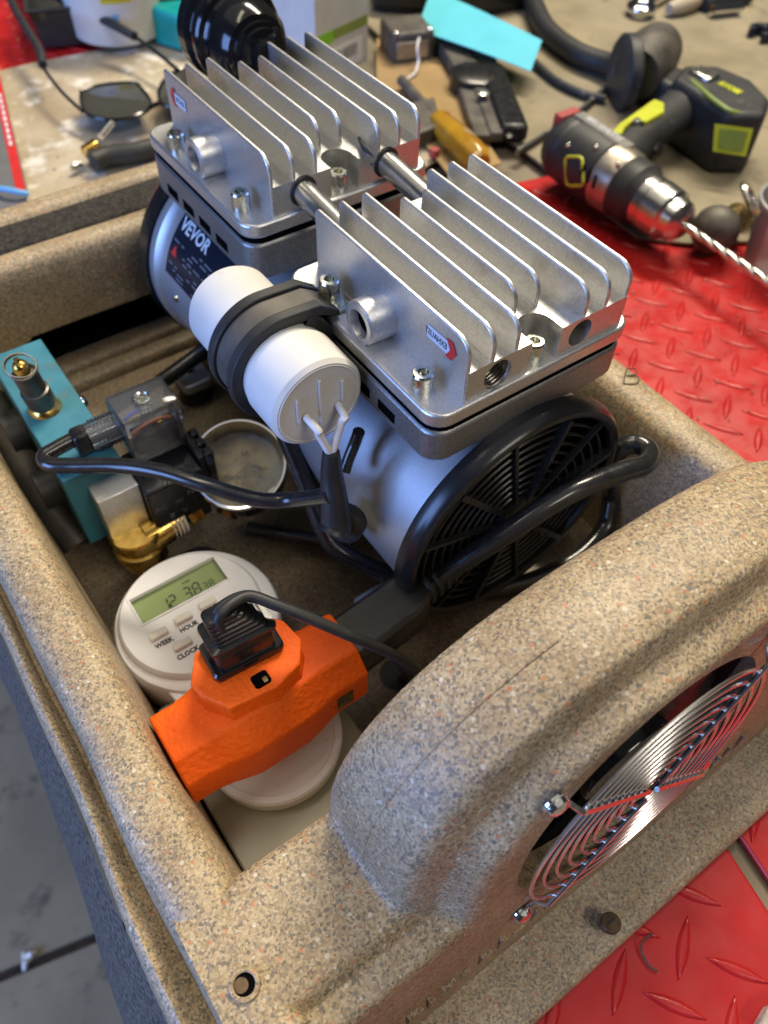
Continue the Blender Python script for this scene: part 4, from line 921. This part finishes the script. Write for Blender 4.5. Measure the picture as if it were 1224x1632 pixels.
# ball hitch / knob, plastic cup, chrome fitting at the right edge
bc = az(1140, 366, .022)
kn = thing('ball_stud', 'brown grey ball stud beside the chuck of the drill', 'ball stud', Vector((bc.x, bc.y, 0)))
MB().sphere(bc, .0185, 32, 20).build('ball', 'dirtygrey', kn)
MB().cyl(bc, bc + Vector((.034, .004, -.004)), .010, .0125, 24).build('stud', 'oldbrass', kn)
ft = az(1195, 318, .02); f_ = thing('hose_clamp', 'small shiny metal clamp behind the ball stud', 'clamp', Vector((ft.x, ft.y, .004)))
MB().torus(ft, (.5, -.5, .6), .013, .0032, 28, 8).build('clamp_ring', 'steel', f_); MB().box((ft.x - .004, ft.y - .012, .004), (ft.x + .008, ft.y - .002, .016)).build('clamp_screw_block', 'zinc', f_, bevel=.001)
cc = az(1233, 420, .0); 
cu_ = MB().lathe((cc.x, cc.y, .0005), Z, [(.024, 0), (.030, .050), (.0320, .0505), (.0320, .0535), (.0295, .0535), (.0235, .002), (.0001, .002)], 48, cap1=False).build('plastic_cup', 'cup'); tag(cu_, 'translucent plastic cup with pale rim at the right edge', 'cup')

# cyan tag card with white string
tg_ = thing('tag_card', 'bright cyan paper tag with curled white string', 'tag', az(760, 60, .03))
pts = [az(688, -18, .038), az(664, 47, .028), az(846, 113, .026), az(864, 64, .036)]
rows_ = []
for k in range(9):
    t = k / 8; a, b = pts[0].lerp(pts[3], t), pts[1].lerp(pts[2], t); lift = Z * (.001 * math.sin(t * PI))
    rows_.append([a + lift, b + lift, b + lift - Z * .0005, a + lift - Z * .0005])
MB().loft(rows_, close=True, cap=True).build('card', 'cyan', tg_, smooth=15)
MB().tube(spline([az(671, 48, .030), az(665, 75, .026), az(667, 95, .016), az(662, 115, .01), az(648, 127, .0075)], 6), .0012, n=8).build('string', 'wirewhite', tg_)
# folded black multi tool
mt = thing('multi_tool', 'black folded multi tool with three slim handles', 'multi tool', az(765, 150, .006))
def slab(p0, p1, w, z0, z1, mat_, nm, par, bev=.002):
    a, b = az(*p0, z0), az(*p1, z0); d = (b - a).normalized(); s = Z.cross(d) * w
    return MB().prism([tuple(p[:2]) for p in (a + s, a - s, b - s, b + s)], z0, z1).build(nm, mat_, par, bevel=bev)
slab((712, 78), (742, 128), .0135, .006, .020, 'dirtygrey', 'jaw_half', mt); slab((762, 88), (778, 128), .0115, .006, .018, 'dirtygrey', 'jaw_half', mt)
slab((738, 140), (768, 232), .0085, .006, .016, 'dirtygrey', 'handle', mt); slab((757, 138), (790, 228), .0065, .008, .018, 'dirtygrey', 'handle', mt); slab((778, 125), (818, 228), .0130, .006, .022, 'black', 'handle', mt, .004)
pv = az(755, 128, .014); MB().lathe(pv, Z, [(.024, -.008), (.024, .007), (.020, .009)], 28).build('pivot_cover', 'black', mt)
MB().lathe(az(770, 150, .022), Z, [(.006, 0), (.006, .002), (.003, .003)], 16).build('pivot_screw', 'zinc', mt)
MB().lathe(az(812, 216, .0222), Z, [(.0035, 0), (.0025, .001)], 14).build('rivet', 'zinc', mt)
# screwdriver with amber handle
sd = thing('screwdriver', 'screwdriver with clear amber handle and grey shaft', 'screwdriver', az(710, 200, .006))
s0, s1, s2 = az(640, 128, .014), az(697, 192, .016), az(768, 262, .016); dd = (s2 - s1).normalized()
MB().cyl(s0, s1, .0052, .0048, 20).build('shaft', 'dirtygrey', sd)
MB().lathe(s1, s2 - s1, [(.006, -.004), (.010, 0), (.0125, .006), (.0115, .012), (.013, .020), (.014, .045), (.013, (s2 - s1).length - .008), (.009, (s2 - s1).length)], 8).build('handle', 'amber', sd, bevel=.0015)
gb_ = thing('grey_socket_case', 'small dark grey case half hidden behind the far head', 'case', az(680, 215, .004))
cb = [tuple(az(*p, .004)[:2]) for p in ((652, 190), (690, 180), (702, 225), (665, 240))]
MB().prism(cb, .0045, .020).build('case_body', 'dirtygrey', gb_, bevel=.002)
rb_ = az(692, 238, .012); MB().box((rb_.x - .004, rb_.y - .004, .0045), (rb_.x + .004, rb_.y + .003, .013)).build('red_latch', 'dullred', gb_, bevel=.001)
# small latch box of dull metal
lb = thing('metal_latch', 'small dull metal box with bright corner screws near the tag', 'metal box', az(655, 90, 0))
mq = [az(625, 112, .0), az(690, 104, .0)]; md = (mq[1] - mq[0]).normalized(); mn = Z.cross(md)
MB().box((0, 0, .0042), ((mq[1] - mq[0]).length, .045, .034), frame(mq[0], md, mn)).build('box_body', 'dirtygrey', lb, bevel=.003)
MB().box((.004, -.0012, .009), ((mq[1] - mq[0]).length - .006, .002, .026), frame(mq[0], md, mn)).build('face_plate', 'tan_metal', lb, bevel=.001)
for dx in (.004, .040): MB().sphere(frame(mq[0], md, mn) @ Vector((dx, .003, .0345)), .003, 14, 8, .6).build('corner_screw', 'chrome', lb)
# printed carton
cr_ = thing('product_carton', 'grey product carton with a green stripe, flaps open', 'carton', (.48, .77, 0))
c_r = az(586, 97, .003); cd = Vector((.965, .26, 0)).normalized() * -1; cn = Vector((-cd.y, cd.x, 0)) * -1
Wd, Dp, Ht = .078, .070, .078
fmB = frame(c_r + cd * Wd + Vector((0, 0, .0)), -cd, Vector((-(-cd).y, (-cd).x, 0)))
th = .0012
pan = [((0, 0, 0), (Wd, th, Ht)), ((0, Dp - th, 0), (Wd, Dp, Ht)), ((0, th, 0), (th, Dp - th, Ht)), ((Wd - th, th, 0), (Wd, Dp - th, Ht))]
for lo, hi in pan: MB().box(lo, hi, fmB).build('side_panel', 'greyprintbox', cr_)
MB().box((th, th, .0005), (Wd - th, Dp - th, .012), fmB).build('bottom_panel', 'card3', cr_)
MB().box((.012, .012, Ht - .03), (Wd * .35, Dp - .02, Ht + .004), fmB).build('inner_cardboard', 'card3', cr_)
MB().box((.004, -.0004, .034), (Wd * .32, -.0001, .045), fmB).build('green_stripe', 'green', cr_)
MB().box((Wd * .32, -.0004, .036), (Wd - .001, -.0001, .045), fmB).build('dark_stripe', 'limedark', cr_)
st = MB().box((.022, -.0005, .004), (Wd - .010, -.0001, .028), fmB).build('bar_label', 'print', cr_)
mb = MB(); rx = .026
while rx < Wd - .018: mb.box((rx, -.0008, .013), (rx + random.uniform(.0006, .0018), -.0005, .024), fmB); rx += random.uniform(.0018, .0032)
mb.build('bar_code', 'greyprint', st)
# black case at top centre, hose, far tools
bk = az(720, 22, .0); o = MB().prism([tuple(az(*p, .0)[:2]) for p in ((590, 28), (640, 32), (760, 38), (845, 22), (860, -60), (600, -80))], .0042, .045).build('tool_bag', 'black', bevel=.01, seg=3); tag(o, 'black tool bag at the top edge behind the cyan tag', 'bag')
hs = MB().tube(spline([az(838, -30, .016), az(850, 5, .016), az(872, 48, .016), az(918, 84, .016), az(970, 103, .018), az(1012, 112, .026)], 8), .0108, n=20).build('rubber_hose', 'rubber'); tag(hs, 'thick black rubber hose curving toward the grey tool', 'hose')
tag(MB().tube(spline([az(852, 100, .009), az(885, 128, .009), az(925, 148, .009), az(965, 158, .009)], 6), .0040, n=12).build('thin_hose', 'toolgrey'), 'thin dark hose lying below the thick rubber hose', 'hose')
al = thing('hex_key', 'bent steel hex key beside the rear of the drill', 'hex key', az(880, 205, .004))
MB().tube([az(824, 243, .0075), az(872, 213, .0075)], .0030, n=6).build('short_arm', 'steel', al); MB().tube([az(920, 182, .0075), az(968, 138, .0075)], .0034, n=6).build('long_arm', 'steel', al)
gr = thing('angle_tool', 'dusty dark grey angle tool head behind the drill handle', 'power tool', az(1040, 120, .004))
ga = az(1012, 120, .032)
MB().lathe(ga + Vector((-.012, .012, 0)), (.86, -.50, 0), [(.030, 0), (.034, .003), (.034, .012), (.029, .016)], 40).build('guard', 'toolgrey', gr, smooth=30)
MB().lathe(ga, (.86, .35, .08), [(.024, 0), (.027, .008), (.027, .045), (.024, .060), (.018, .066)], 36).build('motor_barrel', 'dirtygrey', gr, smooth=30)
MB().box((ga.x + .01, ga.y - .045, .004), (ga.x + .05, ga.y - .008, .034)).build('grip', 'toolgrey', gr, bevel=.006, seg=3)
wr = thing('ring_spanner', 'chrome ring spanner at the top edge right of the hose', 'spanner', az(1030, 12, .004))
wc = az(1022, 12, .012); MB().torus(wc, Z, .0125, .0052, 32, 10).build('ring_end', 'chrome', wr)
wh = az(1080, -22, .012); MB().tube([wc + (wh - wc).normalized() * .014, wh], .0060, sect=[(-1, -.6), (1, -.6), (1, .6), (-1, .6)], up=Z).build('shank', 'chrome', wr, bevel=.001)
pk = thing('wooden_handle_tool', 'tool with pale wooden handle at the top right edge', 'hand tool', az(1090, 10, .004))
MB().tube(spline([az(1066, 15, .012), az(1085, 9, .013), az(1105, 2, .013), az(1125, -6, .012)], 5), [.006 + .004 * math.sin(PI * k / 15) for k in range(16)], n=14).build('handle', 'card1', pk)
sk = thing('steel_socket', 'short shiny steel socket on a dark bar, top right', 'socket', az(1150, 14, .004))
MB().cyl(az(1134, 16, .012), az(1182, 11, .012), .0060, n=20).build('tube', 'chrome', sk); MB().cyl(az(1120, 6, .012), az(1195, -8, .012), .0085, n=16).build('bar', 'toolgrey', sk)
os_ = thing('open_spanner', 'dark blue open ended spanner at the right edge', 'spanner', az(1215, 55, .004))
oc_ = az(1214, 52, .010); mb = MB()
rows_ = []
for k in range(21):
    a = math.radians(215 + 290 * k / 20); d = Vector((math.cos(a), math.sin(a), 0)); rows_.append([oc_ + d * .006 + Z * -.005, oc_ + d * .015 + Z * -.005, oc_ + d * .015 + Z * .005, oc_ + d * .006 + Z * .005])
mb.loft(rows_, close=True, cap=True).build('jaw', 'label', os_, bevel=.001)
MB().tube([oc_ + Vector((.012, .002, 0)), oc_ + Vector((.08, .01, 0))], .006, sect=[(-1, -.6), (1, -.6), (1, .6), (-1, .6)], up=Z).build('shank', 'label', os_, bevel=.001)

# ---- far left: sunglasses, tray, bucket, strip, fitting, booklet
sg = thing('sunglasses', 'black sunglasses with dark lenses lying upside down on beige paper', 'sunglasses', az(190, 160, .003))
def lens(pts, z, nm):
    P = spline([az(*p, z) for p in pts + [pts[0]]], 5)[:-1]
    c = sum(P, Vector()) / len(P)
    MB().add(P + [c + Vector((0, 0, .003))], [(i, (i + 1) % len(P), len(P)) for i in range(len(P))]).build('lens', 'lens', sg)
    MB().tube(P + [P[0]], .0017, n=8, cap=False).build('lens_rim', 'blackgloss', sg)
lens([(129, 146), (160, 136), (212, 132), (226, 142), (240, 162), (232, 178), (200, 189), (165, 190), (140, 182), (130, 165)], .022, 'l')
lens([(252, 148), (262, 128), (285, 112), (310, 112), (325, 140), (318, 168), (290, 172), (258, 166)], .022, 'r')
MB().tube(spline([az(238, 172, .022), az(247, 167, .024), az(256, 164, .022)], 4), .0022, n=8).build('bridge', 'blackgloss', sg)
MB().tube(spline([az(132, 178, .022), az(100, 148, .026), az(72, 112, .030), az(64, 90, .032)], 6), .0017, n=8).build('temple_arm', 'blackgloss', sg)
MB().tube(spline([az(68, 104, .031), az(62, 78, .034), az(40, 42, .038), az(22, 10, .040), az(12, -15, .04)], 6), .0042, n=10).build('temple_tip', 'rubber', sg)
MB().tube(spline([az(284, 112, .024), az(255, 88, .028), az(215, 58, .032)], 6), .0020, n=8).build('temple_arm', 'blackgloss', sg)
MB().tube(spline([az(215, 58, .032), az(170, 34, .036), az(110, 6, .038), az(85, -10, .038)], 6), .0045, n=10).build('temple_tip', 'rubber', sg)
tr = thing('plastic_tray', 'black plastic parts tray in the far left corner', 'tray', az(170, 60, 0))
tq = [az(*p, .004) for p in ((62, 82), (210, 68), (296, 58), (330, -40), (40, -60))]
tcx = sum(tq, Vector()) / 5
rows_ = []
for s, z in ((.93, .004), (1.0, .040), (1.03, .0405), (1.03, .043), (.985, .043), (.92, .008)):
    rows_.append([Vector((tcx.x + (p.x - tcx.x) * s, tcx.y + (p.y - tcx.y) * s, z)) for p in tq])
MB().loft(rows_, close=True, cap=True).build('tray_body', 'toolgrey', tr, bevel=.002)
bu = az(190, 20, .045)
bk_ = thing('white_bucket', 'white tub with a yellow label standing in the black tray', 'bucket', (bu.x + .01, bu.y + .05, .01))
bcx, bcy = bu.x + .015, bu.y + .052
MB().lathe((bcx, bcy, .010), Z, [(.046, 0), (.048, .002), (.053, .075), (.055, .077)], 48).build('bucket_body', 'bucket', bk_)
def onb(a, z, d=.0006): r = .048 + .005 * (z - .012) / .073 + d; return Vector((bcx + r * math.cos(a), bcy + r * math.sin(a), z))
MB().loft([[onb(math.radians(236 + 34 * k / 8), z) for k in range(9)] for z in (.052, .068)]).build('bucket_label', 'yellow', bk_)
mb = MB()
for k in range(6): mb.loft([[onb(math.radians(240 + 5 * k), z, .0009), onb(math.radians(242.8 + 5 * k), z, .0009)] for z in (.056, .064)])
mb.build('label_print', 'ink', bk_)
for a, z in ((222, .066), (246, .034)): MB().loft([[onb(math.radians(a + q), z + h) for q in (0, 3, 6)] for h in (0, .008)]).build('blue_mark', 'bluewire', bk_)
tqs = az(262, 20, .04); tu = thing('turquoise_case', 'turquoise plastic case behind the black filter', 'case', (tqs.x, tqs.y, .003))
MB().prism([tuple(az(*p, .03)[:2]) for p in ((236, -6), (240, 28), (310, 48), (335, 10), (300, -30))], .004, .040).build('case_body', 'turq', tu, bevel=.004, seg=3)
ftg = thing('hose_fitting', 'brass and chrome hose fitting with black hose behind the tub', 'hose fitting', az(150, 245, .003))
MB().cyl(az(135, 245, .014), az(156, 232, .016), .0068, n=6).build('brass_nut', 'brass', ftg, bevel=.001)
MB().cyl(az(146, 252, .012), az(157, 238, .013), .0050, n=20).build('chrome_collar', 'chrome', ftg)
MB().cyl(az(160, 218, .018), az(178, 196, .022), .0030, n=14).build('chrome_lever', 'chrome', ftg)
MB().tube(spline([az(148, 258, .014), az(175, 248, .014), az(220, 242, .014), az(270, 228, .014), az(320, 215, .014)], 6), .0085, n=16).build('hose', 'rubber', ftg)
MB().tube(spline([az(120, 272, .006), az(118, 266, .009), az(130, 262, .008)], 4), .0030, n=8).build('chrome_hook', 'zinc', ftg)
bkq = [az(*p, .004) for p in ((-30, 60), (0, 120), (44, 304), (40, 345), (-60, 365))]
bo = MB().prism([tuple(p[:2]) for p in bkq], .0028, .0048).build('booklet', 'greybook'); tag(bo, 'grey booklet with a red printed edge at the left border', 'booklet')
e0, e1 = az(-3, 110, .0052), az(41, 304, .0052); ed = (e1 - e0).normalized(); en = Z.cross(ed) * -.0075
MB().prism([tuple(p[:2]) for p in ((e0, e1, e1 + en, e0 + en) if True else ())], .0049, .0053).build('red_edge', 'redprint', bo)
mb = MB()
for k in range(9):
    c = e0.lerp(e1, .25 + .05 * k); mb.box((-.004, -.0012, 0), (.004, .0014, .0003), frame(c + en * .5 + Z * .0003, ed, Z.cross(ed)))
mb.build('edge_print', 'print', bo)
tag(MB().tube(spline([az(-10, 300, .010), az(12, 302, .012), az(30, 306, .011), az(46, 309, .0085)], 6), .0024, n=10).build('blue_wire', 'bluewire'), 'light blue wire end over the grey booklet', 'wire')

wd_ = [az(*p, .009) for p in ((1208, 1636), (1228, 1602), (1300, 1570), (1290, 1700))]
tag(MB().prism([tuple(p[:2]) for p in wd_], .0004, .009).build('wood_strip', 'card1', bevel=.001), 'pale wood strip just entering the bottom right corner', 'wood strip')
# swarf and crumbs
mb = MB(); rnd = random.Random(11)
def crumb(p, s):
    mb.tube([p, p + Vector((rnd.uniform(-1, 1), rnd.uniform(-1, 1), .3)) * s], [s * .35, s * .2], n=5)
for k in range(70):
    u = rnd.uniform(1010, 1220); v = rnd.uniform(400, 720)
    p = az(u, v, .0012)
    if p.x > .30: crumb(p, rnd.uniform(.0006, .0022))
for k in range(45): crumb(az(rnd.uniform(40, 260), rnd.uniform(110, 300), .003), rnd.uniform(.0006, .002))
for k in range(60): crumb(az(rnd.uniform(820, 1220), rnd.uniform(20, 330), .0048), rnd.uniform(.0006, .002))
tag(mb.build('swarf', 'dust'), 'scattered metal swarf and crumbs on the bench', 'swarf', kind='stuff')
shv = thing('curled_shaving', 'thin curled dark shaving on the red mat by the front flange', 'shaving', az(1030, 1520, 0))
MB().tube(spline([az(1040, 1488, .002), az(1024, 1500, .0035), az(1024, 1520, .002), az(1036, 1540, .0015), az(1048, 1548, .001)], 6), .00045, n=6).build('shaving', 'dirtygrey', shv)
